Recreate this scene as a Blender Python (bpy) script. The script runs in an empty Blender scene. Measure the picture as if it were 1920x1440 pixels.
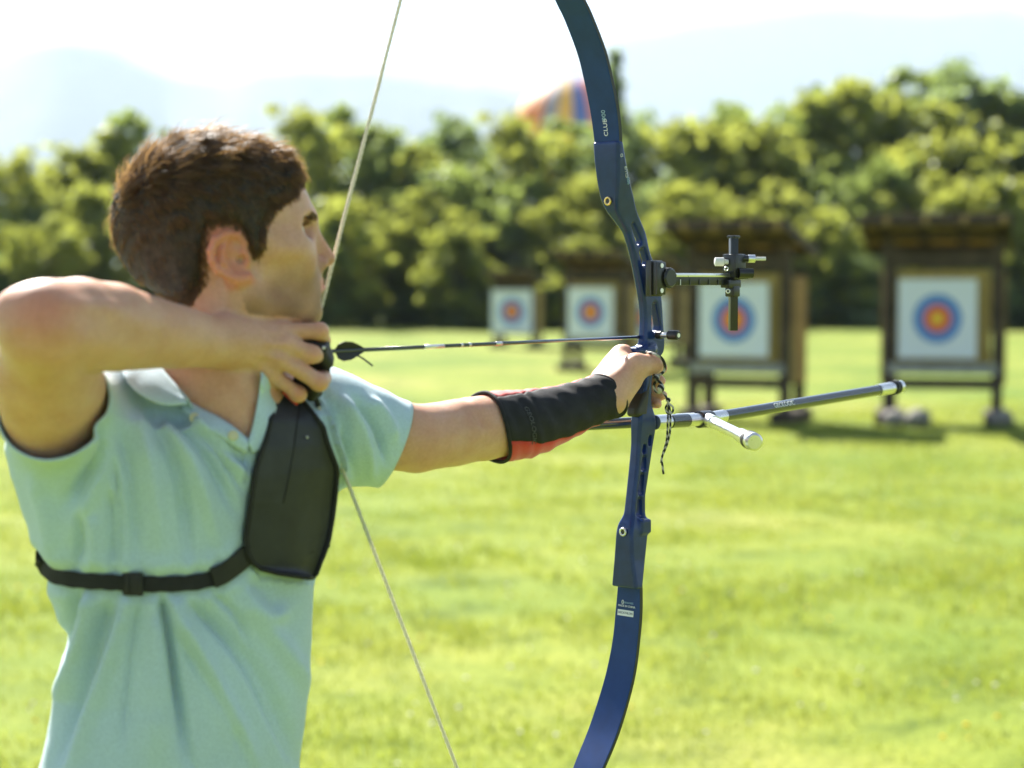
import bpy, bmesh, math, random, time
import numpy as np
from mathutils import Vector, Matrix
T0 = time.time()
SC = bpy.context.scene
COL = SC.collection
# ------------------------------------------------------------------ camera, sky, sun, exposure
FPX, CAMZ = 3583.0, 1.63
PITCH = math.atan(192.0 / FPX)
CP, SP = math.cos(PITCH), math.sin(PITCH)
cam_d = bpy.data.cameras.new('camera')
cam = bpy.data.objects.new('camera', cam_d)
COL.objects.link(cam)
cam.location = (0, 0, CAMZ)
cam.rotation_euler = (math.pi / 2 - PITCH, 0, 0)
cam_d.sensor_width = 36.0
cam_d.lens = 36.0 * FPX / 1920.0
cam_d.clip_start = 0.05
cam_d.clip_end = 30000
cam_d.dof.use_dof = True
cam_d.dof.focus_distance = 2.72
cam_d.dof.aperture_fstop = 3.2
SC.camera = cam

SUN_AZ = math.radians(-25)      # measured from +y (into the picture) towards +x
SUN_EL = math.radians(39)
SUN_DIR = Vector((math.sin(SUN_AZ) * math.cos(SUN_EL), math.cos(SUN_AZ) * math.cos(SUN_EL), math.sin(SUN_EL)))
world = bpy.data.worlds.new('World')
SC.world = world
world.use_nodes = True
wn, wl = world.node_tree.nodes, world.node_tree.links
wn.clear()
w_out = wn.new('ShaderNodeOutputWorld')
w_bg = wn.new('ShaderNodeBackground')
w_bg.inputs['Strength'].default_value = 0.05
w_sky = wn.new('ShaderNodeTexSky')
w_sky.sky_type = 'NISHITA'
w_sky.sun_disc = False
w_sky.sun_elevation = SUN_EL
w_sky.sun_rotation = SUN_AZ
w_sky.air_density = 0.6
w_sky.dust_density = 0.3
w_sky.ozone_density = 2.0
# thin bright clouds all over the dome
w_tc = wn.new('ShaderNodeTexCoord')
w_map = wn.new('ShaderNodeMapping')
w_map.inputs['Scale'].default_value = (1.5, 1.5, 4.0)
w_map.inputs['Location'].default_value = (0.35, 0.2, 0.1)
w_noise = wn.new('ShaderNodeTexNoise')
w_noise.inputs['Scale'].default_value = 2.2
w_noise.inputs['Detail'].default_value = 6
w_noise.inputs['Roughness'].default_value = 0.55
w_ramp = wn.new('ShaderNodeValToRGB')
w_ramp.color_ramp.elements[0].position = 0.46
w_ramp.color_ramp.elements[1].position = 0.66
w_mix = wn.new('ShaderNodeMix')
w_mix.data_type = 'RGBA'
w_mix.inputs[7].default_value = (3.0, 3.5, 4.1, 1)
wl.new(w_tc.outputs['Generated'], w_map.inputs['Vector'])
wl.new(w_map.outputs['Vector'], w_noise.inputs['Vector'])
wl.new(w_noise.outputs['Fac'], w_ramp.inputs['Fac'])
wl.new(w_ramp.outputs['Color'], w_mix.inputs[0])
wl.new(w_sky.outputs['Color'], w_mix.inputs[6])
wl.new(w_mix.outputs[2], w_bg.inputs['Color'])
wl.new(w_bg.outputs['Background'], w_out.inputs['Surface'])

sun_d = bpy.data.lights.new('sun', 'SUN')
sun_d.energy = 5.0
sun_d.angle = math.radians(0.5)
sun_d.color = (1.0, 0.955, 0.88)
sun = bpy.data.objects.new('sun', sun_d)
COL.objects.link(sun)
sun.rotation_euler = (-SUN_DIR).to_track_quat('-Z', 'Y').to_euler()
sun.location = SUN_DIR * 50

SC.view_settings.view_transform = 'Standard'
SC.view_settings.look = 'None'
SC.view_settings.exposure = 1.84
SC.view_settings.gamma = 1.0
SC.view_settings.use_curve_mapping = False
SC.render.engine = 'CYCLES'
SC.cycles.use_denoising = True
SC.cycles.max_bounces = 8
SC.cycles.transparent_max_bounces = 8
SC.cycles.volume_bounces = 1
SC.cycles.volume_max_steps = 64
SC.cycles.sample_clamp_indirect = 8

# ------------------------------------------------------------------ helpers
def P(px, py, d):
    """the point seen at pixel (px,py) of the 1920x1440 photograph, d metres along the lens axis"""
    X = (px - 960.0) / FPX * d
    V = (720.0 - py) / FPX * d
    return np.array([X, d * CP + V * SP, CAMZ - d * SP + V * CP])

def pix(p):
    """pixel and depth of points (n,3)"""
    p = np.atleast_2d(p)
    y, z = p[:, 1], p[:, 2] - CAMZ
    d = y * CP - z * SP
    v = y * SP + z * CP
    return np.stack([960 + p[:, 0] / d * FPX, 720 - v / d * FPX, d], 1)

def R(px, d):
    return px * d / FPX

def empty(name, loc=(0, 0, 0), label=None, cat=None, group=None, rz=0.0):
    o = bpy.data.objects.new(name, None)
    o.empty_display_size = 0.1
    COL.objects.link(o)
    o.location = loc
    o.rotation_euler = (0, 0, rz)
    return tag(o, label, cat, group)

def tag(o, label=None, cat=None, group=None, kind=None):
    if label: o['label'] = label
    if cat: o['category'] = cat
    if group: o['group'] = group
    if kind: o['kind'] = kind
    return o

def link_mesh(name, me, mats, parent=None, local=False):
    o = bpy.data.objects.new(name, me)
    COL.objects.link(o)
    if mats is not None:
        if not isinstance(mats, (list, tuple)): mats = [mats]
        for m in mats: me.materials.append(m)
    if parent is not None:
        o.parent = parent
        if not local:
            mw = Matrix.Identity(4)
            chain, q = [], parent
            while q is not None:
                chain.append(q); q = q.parent
            for q in reversed(chain):
                mw = mw @ q.matrix_parent_inverse @ q.matrix_basis
            o.matrix_parent_inverse = mw.inverted()
    return o

def np_mesh(name, V, faces, smooth=True):
    """faces: (n,3) or (n,4) int array, or list"""
    me = bpy.data.meshes.new(name)
    V = np.asarray(V, dtype=np.float32)
    if isinstance(faces, np.ndarray) and faces.ndim == 2:
        n, k = faces.shape
        me.vertices.add(len(V)); me.vertices.foreach_set('co', V.ravel())
        me.loops.add(n * k); me.loops.foreach_set('vertex_index', faces.astype(np.int32).ravel())
        me.polygons.add(n)
        me.polygons.foreach_set('loop_start', np.arange(0, n * k, k, dtype=np.int32))
        me.update(calc_edges=True)
        me.validate()
    else:
        me.from_pydata([tuple(map(float, v)) for v in V], [], [tuple(int(i) for i in f) for f in faces])
        me.update()
    if smooth:
        me.polygons.foreach_set('use_smooth', np.ones(len(me.polygons), dtype=bool))
    return me

def mesh_obj(name, V, faces, mat, parent=None, smooth=True, local=False):
    return link_mesh(name, np_mesh(name, V, faces, smooth), mat, parent, local)

class MB:
    """collects simple shapes into one mesh"""
    def __init__(self): self.V, self.F, self.M = [], [], []
    def add(self, V, F, mi=0):
        b = len(self.V)
        self.V += [tuple(map(float, v)) for v in V]
        self.F += [tuple(b + int(i) for i in f) for f in F]
        self.M += [mi] * len(F)
    def box(self, c, s, rot=None, mi=0, bev=0.0):
        c = np.array(c, float); s = np.array(s, float) / 2
        if bev <= 0:
            V = np.array([[x, y, z] for x in (-1, 1) for y in (-1, 1) for z in (-1, 1)], float) * s
            F = [(0, 1, 3, 2), (4, 6, 7, 5), (0, 4, 5, 1), (2, 3, 7, 6), (0, 2, 6, 4), (1, 5, 7, 3)]
        else:
            bm = bmesh.new()
            bmesh.ops.create_cube(bm, size=1.0)
            for v in bm.verts: v.co = Vector((v.co.x * 2 * s[0], v.co.y * 2 * s[1], v.co.z * 2 * s[2]))
            bmesh.ops.bevel(bm, geom=bm.edges[:], offset=bev, segments=2, affect='EDGES', profile=0.6)
            bm.verts.index_update()
            V = np.array([v.co[:] for v in bm.verts]); F = [[v.index for v in f.verts] for f in bm.faces]
            bm.free()
        if rot is not None: V = V @ np.array(rot).T
        self.add(V + c, F, mi)
    def tube(self, pts, rad, n=12, caps=True, mi=0, flat=None):
        pts = np.array(pts, float); m = len(pts)
        rad = np.full(m, rad, float) if np.isscalar(rad) else np.array(rad, float)
        T = np.gradient(pts, axis=0); T /= np.linalg.norm(T, axis=1)[:, None] + 1e-12
        up = np.array([0, 0, 1.0]) if abs(T[0][2]) < 0.9 else np.array([0, 1.0, 0])
        N = np.cross(up, T[0]); N /= np.linalg.norm(N)
        V, F = [], []
        for i in range(m):
            N = N - T[i] * np.dot(N, T[i]); N /= np.linalg.norm(N) + 1e-12
            B = np.cross(T[i], N)
            for j in range(n):
                a = 2 * math.pi * j / n
                V.append(pts[i] + rad[i] * (math.cos(a) * N + math.sin(a) * B))
        for i in range(m - 1):
            for j in range(n):
                F.append((i * n + j, i * n + (j + 1) % n, (i + 1) * n + (j + 1) % n, (i + 1) * n + j))
        if caps:
            F.append(tuple(reversed(range(n)))); F.append(tuple((m - 1) * n + j for j in range(n)))
        self.add(V, F, mi)
    def ball(self, c, r, seg=16, ring=10, mi=0, sc=(1, 1, 1), rot=None):
        V, F = [], []
        for i in range(ring + 1):
            t = math.pi * i / ring
            for j in range(seg):
                a = 2 * math.pi * j / seg
                V.append([math.sin(t) * math.cos(a) * sc[0], math.sin(t) * math.sin(a) * sc[1], math.cos(t) * sc[2]])
        for i in range(ring):
            for j in range(seg):
                F.append((i * seg + j, (i + 1) * seg + j, (i + 1) * seg + (j + 1) % seg, i * seg + (j + 1) % seg))
        V = np.array(V) * r
        if rot is not None: V = V @ np.array(rot).T
        self.add(V + np.array(c), F, mi)
    def build(self, name, mats, parent=None, smooth=False, local=False, auto=None):
        me = np_mesh(name, np.array(self.V), self.F, smooth)
        me.polygons.foreach_set('material_index', np.array(self.M, dtype=np.int32))
        o = link_mesh(name, me, mats, parent, local)
        if auto is not None and smooth:
            me.set_sharp_from_angle(angle=math.radians(auto))
        return o

def rc_smooth(pts, n=8):
    """Catmull-Rom through points"""
    pts = [np.array(p, float) for p in pts]
    pts = [2 * pts[0] - pts[1]] + pts + [2 * pts[-1] - pts[-2]]
    out = []
    for i in range(1, len(pts) - 2):
        p0, p1, p2, p3 = pts[i - 1:i + 3]
        for t in np.linspace(0, 1, n, endpoint=False):
            out.append(0.5 * (2 * p1 + (p2 - p0) * t + (2 * p0 - 5 * p1 + 4 * p2 - p3) * t * t + (3 * p1 - p0 - 3 * p2 + p3) * t ** 3))
    out.append(pts[-2])
    return np.array(out)

# ------------------------------------------------------------------ materials
def mat_new(name):
    m = bpy.data.materials.new(name)
    m.use_nodes = True
    n, l = m.node_tree.nodes, m.node_tree.links
    n.clear()
    out = n.new('ShaderNodeOutputMaterial')
    return m, n, l, out

def noise_node(n, l, scale, detail=4, rough=0.55, coord='Object', vec=None, dist=0.0):
    if vec is None:
        tc = n.new('ShaderNodeTexCoord'); vec = tc.outputs[coord]
    nz = n.new('ShaderNodeTexNoise')
    nz.inputs['Scale'].default_value = scale
    nz.inputs['Detail'].default_value = detail
    nz.inputs['Roughness'].default_value = rough
    nz.inputs['Distortion'].default_value = dist
    l.new(vec, nz.inputs['Vector'])
    return nz

def ramp_node(n, l, fac, stops):
    r = n.new('ShaderNodeValToRGB')
    e = r.color_ramp.elements
    while len(e) < len(stops): e.new(0.5)
    for i, (p, c) in enumerate(stops):
        e[i].position = p; e[i].color = (c[0], c[1], c[2], 1)
    l.new(fac, r.inputs['Fac'])
    return r

def pbr(name, col, rough=0.5, metal=0.0, var=0.12, vscale=30, bump=0.0, bscale=200, spec=0.5, sheen=0.0, coat=0.0, sss=0.0, trans=0.0, dirt=None):
    m, n, l, out = mat_new(name)
    b = n.new('ShaderNodeBsdfPrincipled')
    nz = noise_node(n, l, vscale, 5)
    lo = [c * (1 - var) for c in col]; hi = [min(1, c * (1 + var)) for c in col]
    rp = ramp_node(n, l, nz.outputs['Fac'], [(0.3, lo), (0.7, hi)])
    l.new(rp.outputs['Color'], b.inputs['Base Color'])
    b.inputs['Roughness'].default_value = rough
    b.inputs['Metallic'].default_value = metal
    b.inputs['Specular IOR Level'].default_value = spec
    b.inputs['Sheen Weight'].default_value = sheen
    b.inputs['Coat Weight'].default_value = coat
    if rough > 0.05:
        mr = n.new('ShaderNodeMapRange')
        sp_ = 0.06 if metal > 0.5 else 0.2
        mr.inputs['To Min'].default_value = rough * (1 - sp_); mr.inputs['To Max'].default_value = min(1, rough * (1 + sp_))
        nz2 = noise_node(n, l, vscale * 3.1, 3)
        l.new(nz2.outputs['Fac'], mr.inputs['Value']); l.new(mr.outputs[0], b.inputs['Roughness'])
    if bump:
        bp = n.new('ShaderNodeBump'); bp.inputs['Strength'].default_value = bump; bp.inputs['Distance'].default_value = 0.002
        nb = noise_node(n, l, bscale, 6, 0.6)
        l.new(nb.outputs['Fac'], bp.inputs['Height']); l.new(bp.outputs['Normal'], b.inputs['Normal'])
    if trans > 0:
        tr = n.new('ShaderNodeBsdfTranslucent'); l.new(rp.outputs['Color'], tr.inputs['Color'])
        mx = n.new('ShaderNodeMixShader'); mx.inputs['Fac'].default_value = trans
        l.new(b.outputs[0], mx.inputs[1]); l.new(tr.outputs[0], mx.inputs[2]); l.new(mx.outputs[0], out.inputs['Surface'])
    else:
        l.new(b.outputs[0], out.inputs['Surface'])
    return m

def leaf_mat(name, cols, tcol, scale=0.9, trans=0.5, gloss=0.06):
    m, n, l, out = mat_new(name)
    geo = n.new('ShaderNodeNewGeometry')
    oi = n.new('ShaderNodeObjectInfo')
    nz = noise_node(n, l, scale, 3, vec=geo.outputs['Position'])
    ad = n.new('ShaderNodeMath'); ad.operation = 'MULTIPLY_ADD'
    l.new(geo.outputs['Random Per Island'], ad.inputs[0]); ad.inputs[1].default_value = 0.45
    l.new(nz.outputs['Fac'], ad.inputs[2])
    ad2 = n.new('ShaderNodeMath'); ad2.operation = 'MULTIPLY_ADD'
    l.new(oi.outputs['Random'], ad2.inputs[0]); ad2.inputs[1].default_value = 0.25; l.new(ad.outputs[0], ad2.inputs[2])
    rp = ramp_node(n, l, ad2.outputs[0], [(0.45, cols[0]), (0.8, cols[1]), (1.1, cols[2])])
    df = n.new('ShaderNodeBsdfDiffuse'); l.new(rp.outputs[0], df.inputs['Color'])
    tr = n.new('ShaderNodeBsdfTranslucent')
    mc = n.new('ShaderNodeMix'); mc.data_type = 'RGBA'; mc.inputs[0].default_value = 0.6
    l.new(rp.outputs[0], mc.inputs[6]); mc.inputs[7].default_value = (*tcol, 1)
    l.new(mc.outputs[2], tr.inputs['Color'])
    gl = n.new('ShaderNodeBsdfGlossy'); gl.inputs['Roughness'].default_value = 0.45; gl.inputs['Color'].default_value = (0.6, 0.65, 0.6, 1)
    m1 = n.new('ShaderNodeMixShader'); m1.inputs[0].default_value = trans
    l.new(df.outputs[0], m1.inputs[1]); l.new(tr.outputs[0], m1.inputs[2])
    m2 = n.new('ShaderNodeMixShader'); m2.inputs[0].default_value = gloss
    l.new(m1.outputs[0], m2.inputs[1]); l.new(gl.outputs[0], m2.inputs[2])
    l.new(m2.outputs[0], out.inputs['Surface'])
    return m

M = {}
M['leaf_light'] = leaf_mat('leaf_light', [(0.10, 0.135, 0.03), (0.15, 0.175, 0.033), (0.20, 0.205, 0.036)], (0.56, 0.61, 0.10), trans=0.62)
M['leaf_mid'] = leaf_mat('leaf_mid', [(0.08, 0.12, 0.045), (0.11, 0.15, 0.048), (0.14, 0.175, 0.05)], (0.46, 0.57, 0.12), trans=0.62)
M['leaf_dark'] = leaf_mat('leaf_dark', [(0.075, 0.115, 0.06), (0.10, 0.14, 0.065), (0.12, 0.165, 0.075)], (0.42, 0.54, 0.16), trans=0.62)
M['grass'] = leaf_mat('grass_blade', [(0.055, 0.12, 0.014), (0.15, 0.20, 0.024), (0.31, 0.31, 0.085)], (0.44, 0.51, 0.05), scale=0.8, trans=0.45, gloss=0.03)
M['bark'] = pbr('bark', (0.09, 0.07, 0.05), 0.9, var=0.5, vscale=6, bump=0.8, bscale=20)
M['wood_dark'] = pbr('wood_dark', (0.06, 0.042, 0.028), 0.8, var=0.45, vscale=5, bump=0.5, bscale=40)
M['wood_ochre'] = pbr('wood_ochre', (0.30, 0.20, 0.065), 0.85, var=0.3, vscale=8, bump=0.5, bscale=60)
M['wood_grey'] = pbr('wood_grey', (0.30, 0.30, 0.29), 0.8, var=0.25, vscale=8, bump=0.4, bscale=50)
M['straw'] = pbr('straw', (0.50, 0.36, 0.115), 0.9, var=0.35, vscale=14, bump=0.8, bscale=90)
M['stone'] = pbr('stone', (0.27, 0.25, 0.22), 0.9, var=0.3, vscale=9, bump=0.6, bscale=30)
M['black_rubber'] = pbr('black_rubber', (0.022, 0.022, 0.023), 0.55, var=0.3, bump=0.25, bscale=900, spec=0.35)
M['black_metal'] = pbr('black_metal', (0.018, 0.018, 0.018), 0.3, var=0.2, spec=0.6)
M['steel'] = pbr('steel', (0.78, 0.78, 0.77), 0.28, metal=1.0, var=0.08)
M['white_plastic'] = pbr('white_plastic', (0.75, 0.74, 0.70), 0.35, var=0.06)
M['blue_paint'] = pbr('blue_paint', (0.008, 0.030, 0.130), 0.24, var=0.15, vscale=60, coat=0.2, spec=0.4)
M['limb_blue'] = pbr('limb_blue', (0.010, 0.042, 0.165), 0.42, var=0.12, vscale=40, spec=0.3)
M['limb_core'] = pbr('limb_core', (0.02, 0.022, 0.018), 0.4)
M['grip'] = pbr('grip', (0.030, 0.030, 0.022), 0.5, var=0.25, bump=0.3, bscale=600)
M['carbon'] = pbr('carbon', (0.022, 0.03, 0.036), 0.16, var=0.15, coat=1.0, spec=0.7)
M['print_white'] = pbr('print_white', (0.75, 0.78, 0.8), 0.5, var=0.03)
M['print_blue'] = pbr('print_blue', (0.30, 0.46, 0.62), 0.5, var=0.03)
M['print_dark'] = pbr('print_dark', (0.03, 0.05, 0.12), 0.5, var=0.03)
M['print_grey'] = pbr('print_grey', (0.075, 0.077, 0.077), 0.6, var=0.05)
M['string'] = pbr('string', (0.93, 0.91, 0.83), 0.6, var=0.04, vscale=300, trans=0.65)
M['red_cloth'] = pbr('red_cloth', (0.70, 0.035, 0.022), 0.7, var=0.12, sheen=0.4, trans=0.12, bump=0.2, bscale=900)
M['neoprene'] = pbr('neoprene', (0.020, 0.020, 0.021), 0.75, var=0.25, bump=0.3, bscale=1200, spec=0.3)
M['guard_fabric'] = pbr('guard_fabric', (0.022, 0.024, 0.030), 0.5, var=0.2, bump=0.15, bscale=1500, spec=0.4)
M['guard_panel'] = pbr('guard_panel', (0.032, 0.034, 0.039), 0.6, var=0.2, bump=0.2, bscale=1500, spec=0.4)
M['trousers'] = pbr('trousers', (0.03, 0.035, 0.06), 0.85, var=0.25, bump=0.3, bscale=400)
M['shoe'] = pbr('shoe', (0.12, 0.11, 0.10), 0.6)
M['button'] = pbr('button', (0.62, 0.60, 0.36), 0.35, var=0.05)
M['brass'] = pbr('brass', (0.75, 0.55, 0.25), 0.25, metal=1.0, var=0.1)

def shirt_mat(name, col):
    m, n, l, out = mat_new(name)
    b = n.new('ShaderNodeBsdfPrincipled')
    nz = noise_node(n, l, 5, 3)
    nf = noise_node(n, l, 420, 2)
    rp = ramp_node(n, l, nz.outputs['Fac'], [(0.3, [c * 0.93 for c in col]), (0.7, [min(1, c * 1.05) for c in col])])
    mx = n.new('ShaderNodeMix'); mx.data_type = 'RGBA'; mx.blend_type = 'MULTIPLY'
    rp2 = ramp_node(n, l, nf.outputs['Fac'], [(0.3, (0.82, 0.85, 0.85)), (0.65, (1, 1, 1))])
    mx.inputs[0].default_value = 1.0
    l.new(rp.outputs[0], mx.inputs[6]); l.new(rp2.outputs[0], mx.inputs[7])
    l.new(mx.outputs[2], b.inputs['Base Color'])
    b.inputs['Roughness'].default_value = 0.85
    b.inputs['Specular IOR Level'].default_value = 0.15
    b.inputs['Sheen Weight'].default_value = 0.25
    bp = n.new('ShaderNodeBump'); bp.inputs['Strength'].default_value = 0.25; bp.inputs['Distance'].default_value = 0.001
    l.new(nf.outputs['Fac'], bp.inputs['Height']); l.new(bp.outputs[0], b.inputs['Normal'])
    tr = n.new('ShaderNodeBsdfTranslucent'); l.new(mx.outputs[2], tr.inputs['Color'])
    ms = n.new('ShaderNodeMixShader'); ms.inputs[0].default_value = 0.12
    l.new(b.outputs[0], ms.inputs[1]); l.new(tr.outputs[0], ms.inputs[2]); l.new(ms.outputs[0], out.inputs['Surface'])
    return m
M['shirt'] = shirt_mat('shirt', (0.56, 0.73, 0.80))
M['collar'] = shirt_mat('collar', (0.58, 0.75, 0.84))

def skin_mat():
    m, n, l, out = mat_new('skin')
    b = n.new('ShaderNodeBsdfPrincipled')
    at = n.new('ShaderNodeAttribute'); at.attribute_name = 'tint'
    nz = noise_node(n, l, 28, 4)
    nf = noise_node(n, l, 260, 3)
    rp = ramp_node(n, l, nz.outputs['Fac'], [(0.3, (0.63, 0.35, 0.225)), (0.55, (0.69, 0.41, 0.28)), (0.75, (0.73, 0.46, 0.325))])
    rp2 = ramp_node(n, l, nf.outputs['Fac'], [(0.3, (0.90, 0.87, 0.85)), (0.7, (1.0, 1.0, 1.0))])
    m1 = n.new('ShaderNodeMix'); m1.data_type = 'RGBA'; m1.blend_type = 'MULTIPLY'; m1.inputs[0].default_value = 1
    l.new(rp.outputs[0], m1.inputs[6]); l.new(rp2.outputs[0], m1.inputs[7])
    m2 = n.new('ShaderNodeMix'); m2.data_type = 'RGBA'; m2.blend_type = 'MULTIPLY'; m2.inputs[0].default_value = 1
    l.new(m1.outputs[2], m2.inputs[6]); l.new(at.outputs['Color'], m2.inputs[7])
    l.new(m2.outputs[2], b.inputs['Base Color'])
    b.inputs['Roughness'].default_value = 0.48
    b.inputs['Specular IOR Level'].default_value = 0.4
    b.inputs['Subsurface Weight'].default_value = 0.6
    b.inputs['Subsurface Radius'].default_value = (1.0, 0.35, 0.18)
    b.inputs['Subsurface Scale'].default_value = 0.008
    bp = n.new('ShaderNodeBump'); bp.inputs['Strength'].default_value = 0.22; bp.inputs['Distance'].default_value = 0.001
    nb = noise_node(n, l, 520, 4, 0.65)
    l.new(nb.outputs['Fac'], bp.inputs['Height']); l.new(bp.outputs[0], b.inputs['Normal'])
    l.new(b.outputs[0], out.inputs['Surface'])
    return m
M['skin'] = skin_mat()

def hair_mat(name, col):
    m, n, l, out = mat_new(name)
    b = n.new('ShaderNodeBsdfPrincipled')
    geo = n.new('ShaderNodeNewGeometry')
    rp = ramp_node(n, l, geo.outputs['Random Per Island'], [(0.0, [c * 0.55 for c in col]), (1.0, [c * 1.5 for c in col])])
    l.new(rp.outputs[0], b.inputs['Base Color'])
    b.inputs['Roughness'].default_value = 0.5
    b.inputs['Specular IOR Level'].default_value = 0.3
    tr = n.new('ShaderNodeBsdfTranslucent'); tr.inputs['Color'].default_value = (0.72, 0.43, 0.17, 1)
    ms = n.new('ShaderNodeMixShader'); ms.inputs[0].default_value = 0.36
    l.new(b.outputs[0], ms.inputs[1]); l.new(tr.outputs[0], ms.inputs[2]); l.new(ms.outputs[0], out.inputs['Surface'])
    return m
M['hair'] = hair_mat('hair', (0.072, 0.047, 0.030))
M['hair_base'] = pbr('hair_base', (0.038, 0.027, 0.020), 0.9, var=0.5, vscale=120, bump=0.8, bscale=160)

def eye_mat(fwd):
    m, n, l, out = mat_new('eye_surface')
    b = n.new('ShaderNodeBsdfPrincipled')
    geo = n.new('ShaderNodeTexCoord')
    dt = n.new('ShaderNodeVectorMath'); dt.operation = 'DOT_PRODUCT'
    nm = n.new('ShaderNodeVectorMath'); nm.operation = 'NORMALIZE'
    l.new(geo.outputs['Object'], nm.inputs[0]); l.new(nm.outputs[0], dt.inputs[0]); dt.inputs[1].default_value = fwd
    rp = ramp_node(n, l, dt.outputs['Value'], [(0.86, (0.75, 0.72, 0.68)), (0.88, (0.10, 0.06, 0.03)), (0.965, (0.12, 0.07, 0.035)), (0.975, (0.005, 0.005, 0.005))])
    l.new(rp.outputs[0], b.inputs['Base Color']); b.inputs['Roughness'].default_value = 0.08
    l.new(b.outputs[0], out.inputs['Surface'])
    return m

# ------------------------------------------------------------------ signed-distance modelling
def smin(a, b, k):
    if k <= 0: return np.minimum(a, b)
    h = np.maximum(k - np.abs(a - b), 0) / k
    return np.minimum(a, b) - h * h * k * 0.25

class Field:
    def __init__(self): self.p = []
    def _add(self, c, r, fn, k, op): self.p.append((np.array(c, float), float(r), fn, k, op))
    def rc(self, a, b, ra, rb, k=0.01, op='u', flat=None):
        a = np.array(a, float); b = np.array(b, float); ba = b - a; L2 = float(ba @ ba) + 1e-12
        def fn(p):
            pa = p - a
            h = np.clip((pa @ ba) / L2, 0, 1)
            q = pa - h[:, None] * ba
            return np.sqrt((q * q).sum(1)) - (ra + (rb - ra) * h)
        self._add((a + b) / 2, math.sqrt(L2) / 2 + max(ra, rb), fn, k, op)
    def chain(self, pts, rad, k=0.01, op='u'):
        for i in range(len(pts) - 1): self.rc(pts[i], pts[i + 1], rad[i], rad[i + 1], k, op)
    def ell(self, c, r, rot=None, k=0.01, op='u'):
        c = np.array(c, float); r = np.array(r, float)
        Rm = np.eye(3) if rot is None else np.array(rot, float)      # columns are the axes
        def fn(p):
            q = (p - c) @ Rm
            k0 = np.sqrt(((q / r) ** 2).sum(1)); k1 = np.sqrt(((q / (r * r)) ** 2).sum(1)) + 1e-9
            return np.where(k0 > 0.3, k0 * (k0 - 1) / k1, (k0 - 1) * r.min())
        self._add(c, r.max(), fn, k, op)
    def box(self, c, s, rot=None, rad=0.004, k=0.004, op='u'):
        c = np.array(c, float); s = np.array(s, float) / 2 - rad
        Rm = np.eye(3) if rot is None else np.array(rot, float)
        def fn(p):
            q = np.abs((p - c) @ Rm) - s
            return np.sqrt((np.maximum(q, 0) ** 2).sum(1)) + np.minimum(q.max(1), 0) - rad
        self._add(c, float(np.linalg.norm(s)) + rad, fn, k, op)
    def fn(self, c, r, f, k=0.01, op='u'): self._add(c, r, f, k, op)
    def __call__(self, p, blk=None):
        d = np.full(len(p), 0.5)
        for c, r, fn, k, op in self.p:
            if blk is not None:
                bc, br = blk
                if np.linalg.norm(c - bc) > r + br + k + 0.06: continue
            v = fn(p)
            if op == 'u': d = smin(d, v, k)
            elif op == 's': d = -smin(-d, v, k)
            elif op == 'i': d = -smin(-d, -v, k)
        return d

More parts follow.
